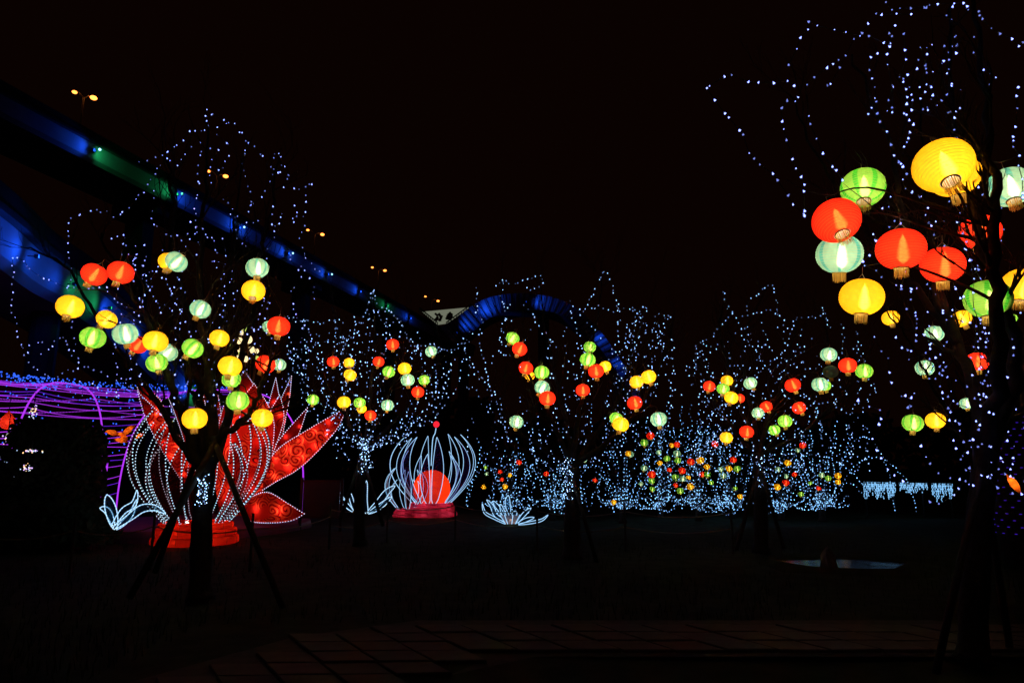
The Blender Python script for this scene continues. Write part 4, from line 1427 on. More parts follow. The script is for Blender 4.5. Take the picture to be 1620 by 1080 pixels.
def light_up():
    MASS = {k: Geo() for k in 'ABC'}
    r2 = random.Random(5)
    lab = {k: 'string of blue-white bulbs draped through the ' + TREE_TXT[k] for k in TREE_TXT}
    lab['A'] = 'string of cool white bulbs draped through the tree behind the big red lotus'
    grp = {k: 'strings of bulbs in the ' + TREE_TXT[k] for k in TREE_TXT}
    dL, dR = TREES['L'].base.y, TREES['R'].base.y
    for q in LT:
        string(q, dL + 0.2, 0.9, 10.5, 3.2, 'led_near', lab['L'], grp['L'], r2)
    in_L = lambda x, y: ((x - 325) / 190) ** 2 + ((y - 470) / 200) ** 2 < 1 and y > 330
    for q in poly_fill(46, (180, 330, 520, 660), 120, r2, 0.75, in_L):
        string(q, dL + 0.3, 1.0, 11.5, 3.0, 'led_near', lab['L'], grp['L'], r2, 2.5)
    # gathered round the trunk
    for j in range(4):
        q = [(320 + 11 * math.sin(k * 1.9 + j), 752 + 5.5 * k + r2.uniform(-4, 4)) for k in range(9)]
        string(q, dL - 0.22, 0.04, 6, 2.2, 'led_trunk', 'string of bulbs wound round the trunk of the near tree at left', 'strings round the near left trunk', r2, 2, wire=False)
    for q in RT:
        string(q, dR - 0.1, 0.5, 17, 5.2, 'led_near', lab['R'], grp['R'], r2, 1.5)
    for q in poly_fill(34, (1400, 290, 1618, 760), 130, r2, 0.8, lambda x, y: x > 1400 + max(0, y - 400) * 0.35):
        string(q, dR + 0.1, 0.6, 17, 4.2, 'led_near', lab['R'], grp['R'], r2, 2.5)
    for q in poly_fill(14, (1375, 0, 1565, 170), 120, r2, 0.5):
        string(q, dR - 0.1, 0.5, 22, 4.8, 'led_near', lab['R'], grp['R'], r2, 3)
    # tree A
    tops = [(591, 458), (583, 482), (612, 495), (634, 515), (560, 500), (530, 520), (505, 530), (480, 505), (455, 525), (470, 560), (500, 560), (650, 540), (690, 545), (722, 552), (735, 540), (715, 580), (700, 620), (665, 560), (610, 530), (545, 545), (690, 600), (650, 640)]
    for q in fan(577, 712, tops, 15, r2):
        string(q, 14.6, 0.9, 9.5, 2.8, 'led_mid', lab['A'], grp['A'], r2, 2.4)
    for q in [[(591,458),(585,475),(580,490),(575,505),(560,520),(548,540),(540,560)], [(591,458),(596,480),(600,500),(612,515),(622,540)], [(605,485),(620,492),(632,505),(642,520),(650,540),(668,556),(690,552),(710,553),(724,545),(735,535)],
              [(668,548),(680,545),(692,550),(700,557),(690,562),(676,560)], [(450,500),(470,510),(490,505),(505,512),(520,505),(540,510)], [(452,560),(470,548),(490,550),(505,542),(520,540)], [(640,585),(650,575),(655,560),(660,545)]]:
        string(q, 14.6, 0.8, 5.5, 2.7, 'led_mid', lab['A'], grp['A'], r2, 1.6)
    for q in poly_fill(34, (445, 480, 735, 715), 90, r2, 0.6, lambda x, y: abs(x - 580) < 150 - max(0, y - 580) * 0.75):
        string(q, 14.6, 1.0, 9, 2.6, 'led_mid', lab['A'], grp['A'], r2, 3, mass=MASS['A'])
    for j in range(4):
        string([(578 + 11 * math.sin(2.2 * k + j), 690 + 8 * k) for k in range(8)], 14.3, 0.1, 5, 1.9, 'led_trunk', 'string of bulbs wound round the trunk behind the big red lotus', 'strings round the trunk behind the lotus', r2, 2, wire=False)
    # tree B
    for q in [[(752,452),(756,470),(755,490),(762,510),(758,540),(765,570),(772,600),(780,625),(775,650)], [(782,452),(795,440),(800,448),(820,448),(835,440),(858,435),(860,447),(850,455),(835,458)], [(795,440),(793,470),(800,500),(790,530),(795,560)],
              [(955,428),(966,440),(972,460),(975,480)], [(955,428),(948,445),(940,462),(930,480),(925,490)], [(925,490),(940,485),(975,490),(1000,488),(1015,485),(1022,480),(1022,492),(1010,500)], [(1035,500),(1045,495),(1055,498),(1064,500),(1050,506)],
              [(1060,530),(1066,545),(1063,560),(1068,575),(1065,592)], [(975,480),(985,500),(975,515),(980,535),(970,550)], [(740,560),(750,580),(765,600),(790,640),(800,680),(810,700)], [(900,470),(905,500),(915,530),(925,560)], [(830,480),(845,500),(855,520),(865,530),(880,545)],
              [(1000,492),(1010,510),(1000,530),(1005,550),(995,570)]]:
        string(q, 12.7, 0.9, 7, 2.7, 'led_mid', lab['B'], grp['B'], r2, 1.6)
    for q in poly_fill(44, (742, 450, 1068, 730), 100, r2, 0.75, lambda x, y: y > 470 + 0.0006 * (x - 905) ** 2):
        string(q, 12.8, 1.0, 10, 2.6, 'led_mid', lab['B'], grp['B'], r2, 2.4, mass=MASS['B'])
    for q in poly_fill(16, (985, 485, 1068, 620), 80, r2, 0.6):
        string(q, 13.2, 0.8, 6.5, 2.4, 'led_mid', lab['B'], grp['B'], r2, 2.2, mass=MASS['B'])
    for q in fan(903, 745, [(880, 640), (850, 660), (930, 640), (960, 660), (835, 700), (985, 690), (915, 620), (865, 690)], 20, r2):
        string(q, 12.8, 0.7, 7, 2.4, 'led_mid', lab['B'], grp['B'], r2, 2)
    for j in range(4):
        string([(898 + 9 * math.sin(2 * k + j), 725 + 7 * k) for k in range(10)], 12.35, 0.06, 5, 1.8, 'led_trunk', 'string of bulbs wound round the trunk of the central tree', 'strings round the central trunk', r2, 2, wire=False)
    # tree C
    for q in [[(1145,458),(1150,480),(1152,487),(1160,495),(1150,505),(1140,515),(1130,530),(1115,540),(1100,545),(1098,570),(1103,590)], [(1218,447),(1205,460),(1195,470),(1185,480),(1180,495)], [(1218,447),(1225,465),(1228,480),(1230,497),(1240,510)],
              [(1178,499),(1195,495),(1215,490),(1230,497)], [(1160,495),(1170,510),(1175,530),(1185,545),(1200,552),(1205,570)], [(1245,520),(1260,505),(1280,503),(1300,500),(1303,485),(1305,500),(1312,520)], [(1255,510),(1245,540),(1240,560),(1230,580)],
              [(1200,512),(1205,520),(1215,530),(1210,545)], [(1330,510),(1337,525),(1335,545),(1330,560)], [(1355,520),(1360,540),(1352,550),(1365,565),(1370,580)], [(1215,570),(1230,565),(1220,575),(1210,580),(1225,585)], [(1280,630),(1295,640),(1310,635),(1325,642),(1340,650)]]:
        string(q, 13.4, 0.9, 6.5, 2.6, 'led_mid', lab['C'], grp['C'], r2, 1.6)
    for q in poly_fill(74, (1095, 500, 1380, 740), 90, r2, 0.7, lambda x, y: y > 500 + abs(x - 1215) * 0.30):
        string(q, 13.6, 1.1, 8.5, 2.5, 'led_mid', lab['C'], grp['C'], r2, 2.4, mass=MASS['C'])
    for j in range(3):
        string([(1203 + 8 * math.sin(2 * k + j), 720 + 7 * k) for k in range(8)], 13.2, 0.06, 5, 1.7, 'led_trunk', 'string of bulbs wound round the trunk right of centre', 'strings round the trunk right of centre', r2, 2, wire=False)
    for k in 'ABC':
        o = mesh_obj('string_lights', *MASS[k], M['led_mid'], origin=TREES[k].base)
        two_tone(o, MASS[k], M['led_mid_dim'])
        tag(o, 'thick scatter of small cool white bulbs all through the ' + TREE_TXT[k], 'string lights')
        o['kind'] = 'stuff'
    # the thick haze of bulbs over the low trees at the back: too many to count, one mass per tree
    for k, (x, d, t) in enumerate(FAR):
        g = Geo()
        pts = []
        def add(px_list, step, jit, r):
            n = max(3, int(length2(px_list) / step))
            P2 = resample([Vector((a, b, 0)) for a, b in px_list], n)
            pts.extend(lift([(p.x + r2.gauss(0, jit), min(p.y + r2.gauss(0, jit), 815)) for p in P2], d, r, r2))
        tall = 0.75 if x < 900 else 1.0
        for j in range(10):                                   # fountains: up from the trunk, out and drooping
            w = r2.gauss(0, 44)
            hgt = r2.uniform(30, 120) * tall
            q = [(x + 0.15 * w, 800), (x + 0.45 * w, 790 - 0.75 * hgt), (x + 0.8 * w, 795 - hgt), (x + 1.15 * w, 800 - 0.6 * hgt), (x + 1.3 * w, r2.uniform(770, 812))]
            add([(v.x, v.y) for v in spline([Vector((a, b, 0)) for a, b in q], 4)], 5.6, 0.9, 1.0)
        for j in range(11 if x > 900 else 5):                   # hanging strands in the upper crown
            xx, yy = x + r2.gauss(0, 30), r2.uniform(800 - 165 * tall, 750)
            q = [(xx, yy)]
            for m in range(5):
                q.append((q[-1][0] + r2.uniform(-4, 4), q[-1][1] + r2.uniform(8, 13)))
            add(q, 6.0, 1.2, 1.1)
        for j in range(8):                                    # swags near the ground
            xx = x + r2.uniform(-45, 20)
            w = r2.uniform(18, 40)
            dy = r2.uniform(4, 16)
            yy = r2.uniform(782, 799)
            add([(xx + w * m / 8, yy + dy * math.sin(math.pi * m / 8)) for m in range(9)], 3.2, 1.0, 0.8)
        for j in range(40):                                   # wound round the trunk
            pts.append(at(x + r2.gauss(0, 5), r2.uniform(772, 806), d - 0.12))
        bulbs_geo(g, pts, 1.55 * d / FPX, r2)
        o = mesh_obj('string_lights', *g, M['led_far'], origin=t.base)
        two_tone(o, g, M['led_far_dim'])
        tag(o, 'dense mass of ice-blue bulbs over the %s low tree from left at the back' % ORD[k], 'string lights', 'light masses on the low trees')
        o['kind'] = 'stuff'
light_up()

# ================================================================== LIGHT SCULPTURES
M['petal'] = petal_silk('lotus_silk', (0.82, 0.016, 0.012), (0.88, 0.085, 0.03), (0.08, 0.002, 0.002))
M['petal_plain'] = silk('lotus_silk_plain', (0.74, 0.014, 0.014), 0.008, weave=0.25)
M['bulb'] = glow('petal_bulb', (1.0, 0.8, 0.5), 10.5)
M['bulb_soft'] = glow('pedestal_bulb', (1.0, 0.75, 0.5), 17)
M['gauze'] = silk('dark_red_gauze', (0.30, 0.015, 0.02), 0.72, (0.75, 0.45, 0.45))
M['gauze_v'] = silk('violet_gauze', (0.12, 0.03, 0.22), 0.72, (0.6, 0.5, 0.75))
M['ped_red'] = silk('pedestal_red', (0.88, 0.022, 0.006), 0.02)
M['ped_pink'] = silk('pedestal_magenta', (0.72, 0.04, 0.15), 0.02)
M['ball_red'] = silk('ball_orange_red', (0.92, 0.05, 0.008), 0.03)
M['plat'] = pbr('platform', (0.20, 0.06, 0.12), 0.6, 0.2, 3)

def beads(pts, r, n):
    g = Geo()
    for p in resample(pts, n):
        g.ball(p, r, 6, 4)
    return g

def rope(pts, r):
    return Geo().tube(pts, r, 5)

def lotus():
    d = 18.2
    c = at(318, 818, d)
    base = thing('lotus_sculpture', 'giant red silk lotus sculpture with scroll patterns, glowing', 'lotus sculpture', (c.x, d, 0))
    # left edge, right edge (each base -> tip), depth at base, depth at tip, bulbs, patterned
    PET = [
     ([(285, 745), (258, 705), (238, 670), (222, 625), (212, 589)], [(315, 735), (285, 690), (264, 655), (255, 632), (235, 614), (212, 589)], 0.1, -0.3, 4, 1),
     ([(295, 770), (262, 720), (240, 680), (229, 655), (219, 620)], [(330, 760), (300, 715), (283, 690), (262, 662), (219, 620)], -0.3, -0.9, 4, 1),
     ([(300, 730), (290, 690), (278, 655), (268, 630)], [(315, 720), (305, 685), (290, 660), (268, 630)], 0.4, 0.6, 1, 0),
     ([(318, 740), (316, 690), (320, 640), (326, 610), (327, 582)], [(352, 730), (352, 680), (348, 635), (341, 612), (327, 582)], 0.5, 0.8, 2, 1),
     ([(305, 740), (308, 690), (314, 650), (322, 622)], [(335, 735), (333, 690), (329, 655), (322, 622)], 0.2, 0.3, 2, 1),
     ([(345, 740), (345, 690), (352, 650), (368, 615), (388, 587)], [(425, 730), (428, 690), (420, 645), (408, 618), (388, 587)], 0.2, 0.5, 3, 0),
     ([(348, 815), (340, 760), (343, 700), (355, 662), (375, 640), (403, 607)], [(404, 815), (424, 755), (434, 690), (433, 660), (423, 637), (403, 607)], -0.4, -0.6, 7, 1),
     ([(415, 700), (420, 660), (428, 630), (437, 598)], [(440, 690), (445, 655), (442, 625), (437, 598)], 0.6, 0.9, 1, 0),
     ([(425, 710), (432, 670), (446, 630), (462, 595)], [(446, 700), (453, 660), (459, 628), (462, 595)], 0.7, 1.1, 2, 1),
     ([(412, 745), (418, 700), (424, 660), (443, 625)], [(420, 750), (436, 708), (449, 668), (449, 645), (443, 625)], 0.0, 0.1, 2, 1),
     ([(415, 745), (432, 710), (455, 680), (487, 645)], [(425, 750), (455, 715), (474, 685), (487, 645)], 0.1, 0.0, 2, 0),
     ([(412, 760), (425, 730), (445, 706), (480, 684), (512, 665), (548, 645)], [(405, 782), (440, 760), (468, 745), (495, 722), (520, 695), (538, 672), (548, 645)], -0.5, -1.0, 6, 1),
     ([(385, 800), (400, 785), (425, 778), (455, 795), (482, 812)], [(385, 822), (410, 826), (440, 826), (465, 822), (482, 812)], -0.9, -1.4, 1, 1),
    ]
    for k, (le, re, d0, d1, nb, pat) in enumerate(PET):
        nr, nc = 16, 10
        A = resample(spline([Vector((x, y, 0)) for x, y in le], 6), nr)
        B = resample(spline([Vector((x, y, 0)) for x, y in re], 6), nr)
        V = []
        F = []
        edgeL, edgeR, mid = [], [], []
        for i in range(nr):
            t = i / (nr - 1)
            dep = d + d0 + (d1 - d0) * t - 0.25 * math.sin(math.pi * t)
            a = at(A[i].x, A[i].y, dep)
            b = at(B[i].x, B[i].y, dep)
            w = (b - a).length
            th_ = 0.5 * min(0.34, 0.28 * w + 0.015)
            edgeL.append(a)
            edgeR.append(b)
            mid.append((a + b) / 2)
            for j in range(nc + 1):
                u = j / nc
                V.append(a.lerp(b, u) + Vector((0, -th_ * math.sin(math.pi * u) ** 0.7, 0)))
            for j in range(1, nc):
                u = j / nc
                V.append(a.lerp(b, u) + Vector((0, th_ * math.sin(math.pi * u) ** 0.7, 0)))
        st = 2 * nc
        ring = lambda i: [i * st + j for j in range(nc + 1)] + [i * st + nc + j for j in range(nc - 1, 0, -1)]
        for i in range(nr - 1):
            r0, r1 = ring(i), ring(i + 1)
            for j in range(st):
                j2 = (j + 1) % st
                F.append((r0[j], r0[j2], r1[j2], r1[j]))
        p = part('petal', (V, F), M['petal'] if pat else M['petal_plain'], base, True)
        gb = Geo()
        r2 = random.Random(k)
        nb = int(nb * 1.8) + 1
        for q in range(nb):
            t = 0.12 + 0.72 * (q + 0.5) / nb
            i = int(t * (nr - 1))
            u = 0.5 + 0.22 * (1 if q % 2 else -1) * (1 if nb > 2 else 0)
            wl = (edgeR[i] - edgeL[i]).length
            gb.ball(edgeL[i].lerp(edgeR[i], u), min(0.055, 0.6 * 0.5 * min(0.34, 0.28 * wl + 0.015) * math.sin(math.pi * u) ** 0.7), 8, 6)
        part('inner_bulbs', gb, M['bulb'], p, kind='stuff')
        for e in (edgeL, edgeR):
            off = [v + Vector((0, -0.04, 0)) for v in e[(4 if k in (6, 5) else 1):]]
            n = max(6, int(length2(off) / 0.062))
            part('edge_lights', beads(off, 0.0115, n), M['bead_pink'], p, kind='stuff')
    # stamens: little globe lamps on stalks
    sm = [(388, 520, 4.3, 0), (382, 526, 4, 1), (393, 537, 6, 1), (379, 539, 5, 1), (371, 536, 2.5, 1), (365, 546, 3.3, 0), (382, 559, 4.5, 0), (377, 566, 4, 1), (389, 568, 4.5, 1), (398, 553, 5, 1), (406, 555, 3.6, 1), (407, 566, 3, 0), (379, 554, 3, 1)]
    wm = glow('stamen_warm', (1.0, 0.74, 0.36), 1.5)
    gm = glow('stamen_lime', (0.7, 0.85, 0.16), 0.8)
    for (x, y, r, w) in sm:
        p = at(x, y, d + 0.4)
        sc = scale_at(p)
        g = Geo()
        b0 = at(386 + (x - 386) * 0.45, 640, d + 0.35)
        g.tube([b0, b0.lerp(p, 0.5) + Vector((0, 0, 0.05)), p - Vector((0, 0, r * sc))], 0.012, 5)
        s_ = part('stamen', g, M['brass'], base)
        part('globe', Geo().ball(p, r * sc, 12, 8, 1.1), wm if w else gm, s_, True)
    # low round platform
    pc = at(318, 822, d + 0.4)
    g = Geo()
    g.lathe([(0.001, 0.20), (2.62, 0.20), (2.78, 0.17), (2.82, 0.05), (2.82, -0.1)], 48, (pc.x, pc.y, 0))
    part('platform', g, M['plat'], base)
lotus()

def bud(label, cx, cy_, S, mats, ball=None, outer=10, inner=5, bead=True, tip=False, ped=True, seed=0, z0=0.0, bmat='bead'):
    """lotus bud of bent wire petals edged with beads on a stepped round pedestal"""
    base = thing('lotus_bud', label, 'lotus lantern', (cx, cy_, z0), 'lotus bud light sculptures')
    pedm, gz = mats
    zt = 0.42 * S if ped else 0.1
    if ped:
        tiers = [(0.82, 0.0, 0.155), (0.77, 0.155, 0.30), (0.70, 0.30, 0.42)]
        for (r, za, zb) in tiers:
            g = Geo()
            za, zb = za * S, zb * S
            r *= S
            b = 0.025 * S
            g.lathe([(r * 0.4, za + 0.004), (r - b, za + 0.004), (r, za + b), (r + 0.01, (za + zb) / 2), (r, zb - b), (r - b, zb), (r * 0.4, zb)], 24, (cx, cy_, z0))
            ti = part('pedestal_tier', g, pedm, base)
            gb = Geo()
            for k in range(6):
                a = 2 * math.pi * (k + 0.25) / 6
                gb.ball((cx + r * 0.72 * math.cos(a), cy_ + r * 0.72 * math.sin(a), z0 + (za + zb) / 2), 0.034 * S, 8, 6)
            part('inner_bulbs', gb, M['bulb_soft'], ti, kind='stuff')
            gs = Geo()
            for k in range(16):
                a = 2 * math.pi * k / 16
                gs.tube([(cx + (r + .008) * math.cos(a), cy_ + (r + .008) * math.sin(a), z0 + za + 0.02), (cx + (r + .008) * math.cos(a), cy_ + (r + .008) * math.sin(a), z0 + zb - 0.02)], 0.0035, 4)
            part('seam', gs, M['dark_metal'], ti)
    r2 = random.Random(seed)
    def petal(az, hgt, rb, rm, rt, wid):
        zq = []
        L, Rr, Cc = [], [], []
        n = 22
        for i in range(n + 1):
            t = i / n
            b = (rm - rb - 0.55 * (rt - rb)) / (0.55 * 0.55 - 0.55) if True else 0
            aa = (rt - rb) - b
            rad = rb + aa * t + b * t * t
            z = zt + hgt * (t ** 0.92)
            w = wid * (math.sin(math.pi * min(1, t * 0.86 + 0.14)) ** 0.85) * (1 if t > 0.02 else 0.6)
            er = Vector((math.cos(az), math.sin(az), 0))
            et = Vector((-math.sin(az), math.cos(az), 0))
            c = Vector((cx, cy_, z0)) + er * rad * S + Vector((0, 0, z))
            bow = er * (0.05 * S * math.sin(math.pi * t))
            Cc.append(c + bow)
            L.append(c + et * w * S)
            Rr.append(c - et * w * S)
        V = []
        F = []
        for i in range(n + 1):
            V += [L[i], Cc[i], Rr[i]]
        for i in range(n):
            for j in range(2):
                F.append((i * 3 + j, i * 3 + j + 1, (i + 1) * 3 + j + 1, (i + 1) * 3 + j))
        p = part('petal', (V, F), gz, base, True)
        outline = L + [Cc[-1]] + Rr[::-1]
        part('frame_wire', rope(outline, 0.008 * S), M['dark_metal'] if bead else M['bead_rope'], p)
        nb = int(length2(outline) / (0.066 if bead else 0.045))
        part('edge_beads', beads(outline, 0.0135 if bead else 0.012, nb), M[bmat], p, kind='stuff')
        return Cc[-1]
    for k in range(outer):
        az = 2 * math.pi * (k + 0.3) / outer + r2.uniform(-.08, .08)
        petal(az, 2.10 * S * r2.uniform(0.95, 1.05), 0.62, 1.36 * r2.uniform(.96, 1.03), (1.02 if bead else 0.88) * r2.uniform(.94, 1.04), 0.17)
    for k in range(inner):
        az = 2 * math.pi * (k + 0.7) / inner + r2.uniform(-.1, .1)
        petal(az, 1.55 * S * r2.uniform(0.93, 1.05), 0.52, 0.98, 0.72 * r2.uniform(.9, 1.1), 0.15)
    if ball:
        g = Geo().ball((cx, cy_, z0 + zt + ball * 0.72), ball, 24, 14)
        part('glowing_ball', g, M['ball_red'], base, True)
        gb = Geo()
        for k in range(5):
            a = k * 1.3
            gb.ball((cx + ball * .35 * math.cos(a), cy_ + ball * .35 * math.sin(a), z0 + zt + ball * (0.45 + 0.14 * k)), 0.085, 8, 6)
        part('inner_bulbs', gb, M['bulb_soft'], base, kind='stuff')
    if tip:
        z = z0 + zt + 2.05 * S
        pts = spline([(cx, cy_ - 0.3, z0 + zt + 1.2), (cx + 0.02, cy_ - 0.2, z - 0.1), (cx + 0.10, cy_ - 0.25, z + 0.12), (cx + 0.13, cy_ - 0.25, z + 0.3)], 5)
        part('tip_wire', rope(pts, 0.014), M['bead_rope'], base)
        part('tip_ball', Geo().ball((cx + 0.14, cy_ - 0.25, z + 0.42), 0.105, 14, 10), glow('tip_red', (1.0, 0.02, 0.04), 1.1), base, True)
    return base

b1 = ground(308, 866)
b1.x = at(308, 866, b1.y + 0.8).x
bud('beaded lotus bud on a red stepped pedestal, behind the near left tree', b1.x, b1.y + 0.8, 1.06, (M['ped_red'], M['gauze']), seed=2)
b2 = ground(682, 819)
b2.x = at(682, 819, b2.y + 0.8).x
bud('beaded lotus bud on a magenta pedestal with a red ball inside', b2.x, b2.y + 0.8, 1.04, (M['ped_pink'], M['gauze_v']), ball=0.62, bead=False, tip=True, seed=5, bmat='bead_rope', outer=8, inner=5)
b3 = ground(648, 818)
bud('smaller lotus bud of wire petals left of the magenta pedestal', b3.x - 0.1, b3.y + 0.3, 0.60, (M['ped_pink'], M['gauze']), bead=False, seed=7, outer=7, inner=3, bmat='bead_rope')
b4 = ground(-52, 842)
bud('beaded lotus bud cut off by the left edge', b4.x, b4.y, 0.80, (M['ped_pink'], M['gauze_v']), seed=9)

# ------------------------------------------------------------------ leaf-shaped light plants
M['leaf_fill'] = silk('leaf_gauze', (0.05, 0.16, 0.26), 0.55, (0.6, 0.8, 0.9))
def leaf_plant(label, leaves, d, base_px, r=0.012, bead=True):
    c = at(*base_px, d)
    base = thing('light_plant', label, 'light sculpture', (c.x, c.y, max(0, c.z)), 'leaf shaped light sculptures')
    r2 = random.Random(len(leaves))
    for spine, w in leaves:
        S = spline([Vector((x, y, 0)) for x, y in spine], 5)
        n = len(S)
        dd = r2.uniform(-.35, .35)
        L, Rr, Cc = [], [], []
        for i, p in enumerate(S):
            t = i / (n - 1)
            a = S[max(i - 1, 0)]
            b = S[min(i + 1, n - 1)]
            v = (b - a)
            nn = Vector((-v.y, v.x, 0)).normalized()
            ww = w * math.sin(math.pi * min(1, 0.08 + t * 0.92)) ** 0.8
            dep = d + dd * t
            L.append(at(p.x + nn.x * ww, p.y + nn.y * ww, dep))
            Rr.append(at(p.x - nn.x * ww, p.y - nn.y * ww, dep))
            Cc.append(at(p.x, p.y, dep) + Vector((0, 0.06 * math.sin(math.pi * t), 0)))
        V, F = [], []
        for i in range(n):
            V += [L[i], Cc[i], Rr[i]]
        for i in range(n - 1):
            for j in range(2):
                F.append((i * 3 + j, i * 3 + j + 1, (i + 1) * 3 + j + 1, (i + 1) * 3 + j))
        p = part('leaf', (V, F), M['leaf_fill'], base, True)
        out = L + Rr[::-1]
        part('edge_rope', rope(out, r * 0.75), M['bead_rope'], p)
        if bead:
            part('edge_beads', beads(out, r, max(8, int(length2(out) / 0.055))), M['bead'], p, kind='stuff')
    return base
leaf_plant('ice-blue light plant of curling leaves left of the lotus bud',
           [([(182, 835), (175, 805), (169, 782)], 9), ([(178, 832), (195, 808), (212, 796), (217, 775)], 5), ([(180, 835), (205, 818), (225, 804), (245, 803), (262, 812)], 6),
            ([(180, 830), (170, 808), (158, 803)], 5), ([(184, 836), (196, 826), (208, 812), (216, 790)], 4)], 13.2, (181, 838))
leaf_plant('ice-blue light plant of pointed leaves left of the magenta pedestal',
           [([(558, 808), (545, 795), (532, 778), (520, 765)], 4), ([(558, 808), (540, 792), (520, 780)], 4), ([(580, 811), (576, 790), (580, 760)], 5), ([(582, 811), (598, 796), (612, 778), (625, 768)], 5),
            ([(584, 811), (602, 800), (620, 785)], 4), ([(560, 806), (556, 790), (552, 775)], 3)], 20.5, (570, 812), 0.014)
leaf_plant('ice-blue light lotus with open spread leaves on the lawn at centre',
           [([(800, 828), (780, 818), (767, 810), (763, 796)], 2), ([(800, 824), (785, 815), (778, 800), (770, 790)], 3), ([(802, 824), (795, 808), (792, 797)], 3), ([(815, 818), (814, 812), (818, 812)], 4),
            ([(818, 826), (830, 812), (840, 803)], 3), ([(820, 829), (840, 826), (857, 822), (867, 814)], 2), ([(820, 828), (832, 822), (845, 818)], 3), ([(800, 818), (786, 800), (780, 792)], 3), ([(806, 812), (803, 795), (804, 783)], 4)],
           19.6, (808, 830), 0.014, False)
# its pale cup
_c = at(808, 829, 19.6)
_cup = thing('light_cup', 'small pale ribbed cup lamp in the middle of the light lotus', 'lamp', (_c.x, 19.6, 0))
_g = Geo().lathe([(0.14, 0.02), (0.22, 0.14), (0.30, 0.26)], 16, (_c.x, 19.6, _c.z))
part('cup', _g, silk('cup_silk', (0.55, 0.42, 0.45), 0.1), _cup, True)
part('bulb', Geo().ball((_c.x, 19.6, _c.z + 0.12), 0.04, 8, 6), glow('cup_bulb', (1.0, 0.75, 0.5), 6), _cup)
for k in range(8):
    a = 2 * math.pi * k / 8 + 0.2
    part('cup_rib', rope([(_c.x + .15 * math.cos(a), 19.6 + .15 * math.sin(a), _c.z + .02), (_c.x + .31 * math.cos(a), 19.6 + .31 * math.sin(a), _c.z + .27)], 0.012), M['bead_rope'], _cup)

# ------------------------------------------------------------------ purple light tunnel
def tunnel():
    hoops = []
    spec = [((-300, 15.0), (-150, 21.0), 4.4), ((3, 20.5), (157, 23.5), 4.25), ((184, 24.0), (479, 24.6), 4.3)]
    base = None
    for (lx, ld), (rx, rd), h in spec:
        a = at(lx, 800, ld); a.z = 0
        b = at(rx, 800, rd); b.z = 0
        hoops.append((a, b, h))
    base = thing('light_tunnel', 'purple arched light tunnel at left behind the lotus', 'light tunnel', hoops[1][0])
    def pt(hp, u):
        a, b, h = hp
        th = math.pi * u
        x = 0.5 - 0.5 * math.copysign(abs(math.cos(th)) ** 0.62, math.cos(th))
        z = h * math.sin(th) ** 0.75
        return a.lerp(b, x) + Vector((0, 0, z))
    for hp in hoops:
        pts = [pt(hp, k / 40) for k in range(41)]
        hoop = part('hoop', rope(pts, 0.026), M['purple'], base)
    def across(u, sag=0.0, seg=14):
        out = []
        ctrl = [pt(h, u) for h in hoops]
        for i in range(2):
            for k in range(seg):
                t = k / seg
                out.append(ctrl[i].lerp(ctrl[i + 1], t) - Vector((0, 0, sag * 4 * t * (1 - t))))
        out.append(ctrl[2])
        return out
    r2 = random.Random(6)
    us = [0.03, 0.065, 0.09, 0.105, 0.14, 0.18, 0.22, 0.265, 0.31, 0.35, 0.39, 0.43, 0.05, 0.12, 0.16, 0.20, 0.24, 0.29, 0.33, 0.37, 0.41, 0.45, 0.5, 0.55, 0.6, 0.66, 0.72]
    for k, u in enumerate(us):
        part('light_rod', beads(across(u, r2.uniform(0.0, 0.3)), 0.0135, 270), M['purple'] if k % 3 else M['violet'], base, kind='stuff')
    # blue dots strewn over the top
    g = Geo()
    for k in range(620):
        u = r2.choice((r2.uniform(0.3, 0.55), r2.uniform(0.1, 0.6), r2.uniform(0.38, 0.55)))
        A = across(u, 0.05, 10)
        i = r2.randint(0, len(A) - 2)
        p = A[i].lerp(A[i + 1], r2.random()) + Vector((0, 0, r2.uniform(0.0, 0.16)))
        g.ball(p, 0.026 * r2.uniform(.6, 1.1), 5, 4)
    part('blue_bulbs', g, M['bluedot'], base, kind='stuff')
    # upright rod inside
    part('upright', rope([at(170, 732, 24), at(168, 748, 24)], 0.03), M['purple'], base)
tunnel()

# leaf-shaped orange lanterns and sparkle clusters in the tunnel
M['leaf_silk'] = silk('leaf_silk', (0.95, 0.17, 0.012), 0.06, blur=0.3)
def leaf_lantern(px, py, d, ln, ang, label, col=(1.0, 0.22, 0.015)):
    p = at(px, py, d)
    th = thing('leaf_lantern', label, 'lantern', p, 'orange leaf lanterns in the tunnel')
    sc = d / FPX
    a = R(ang)
    ax = Vector((math.cos(a), 0, math.sin(a)))
    n = 9
    g = Geo()
    pts, rad = [], []
    for i in range(n):
        t = i / (n - 1)
        pts.append(p + ax * (t - 0.5) * ln * sc + Vector((0, 0, 0.10 * ln * sc * math.sin(2.5 * t))))
        rad.append(max(0.004, 0.17 * ln * sc * math.sin(math.pi * (0.06 + 0.9 * t)) ** 1.2 * (1.25 - 0.6 * t)))
    g.tube(pts, rad, 10)
    part('silk_body', g, M['leaf_silk'], th, True)
    gb = Geo()
    for t in (3, 5):
        gb.ball(pts[t], 0.024, 6, 5)
    part('bulb', gb, M['bulb'], th)
    part('stem', rope([pts[0], pts[0] - ax * 0.25 * ln * sc], 0.008), M['brass'], th)
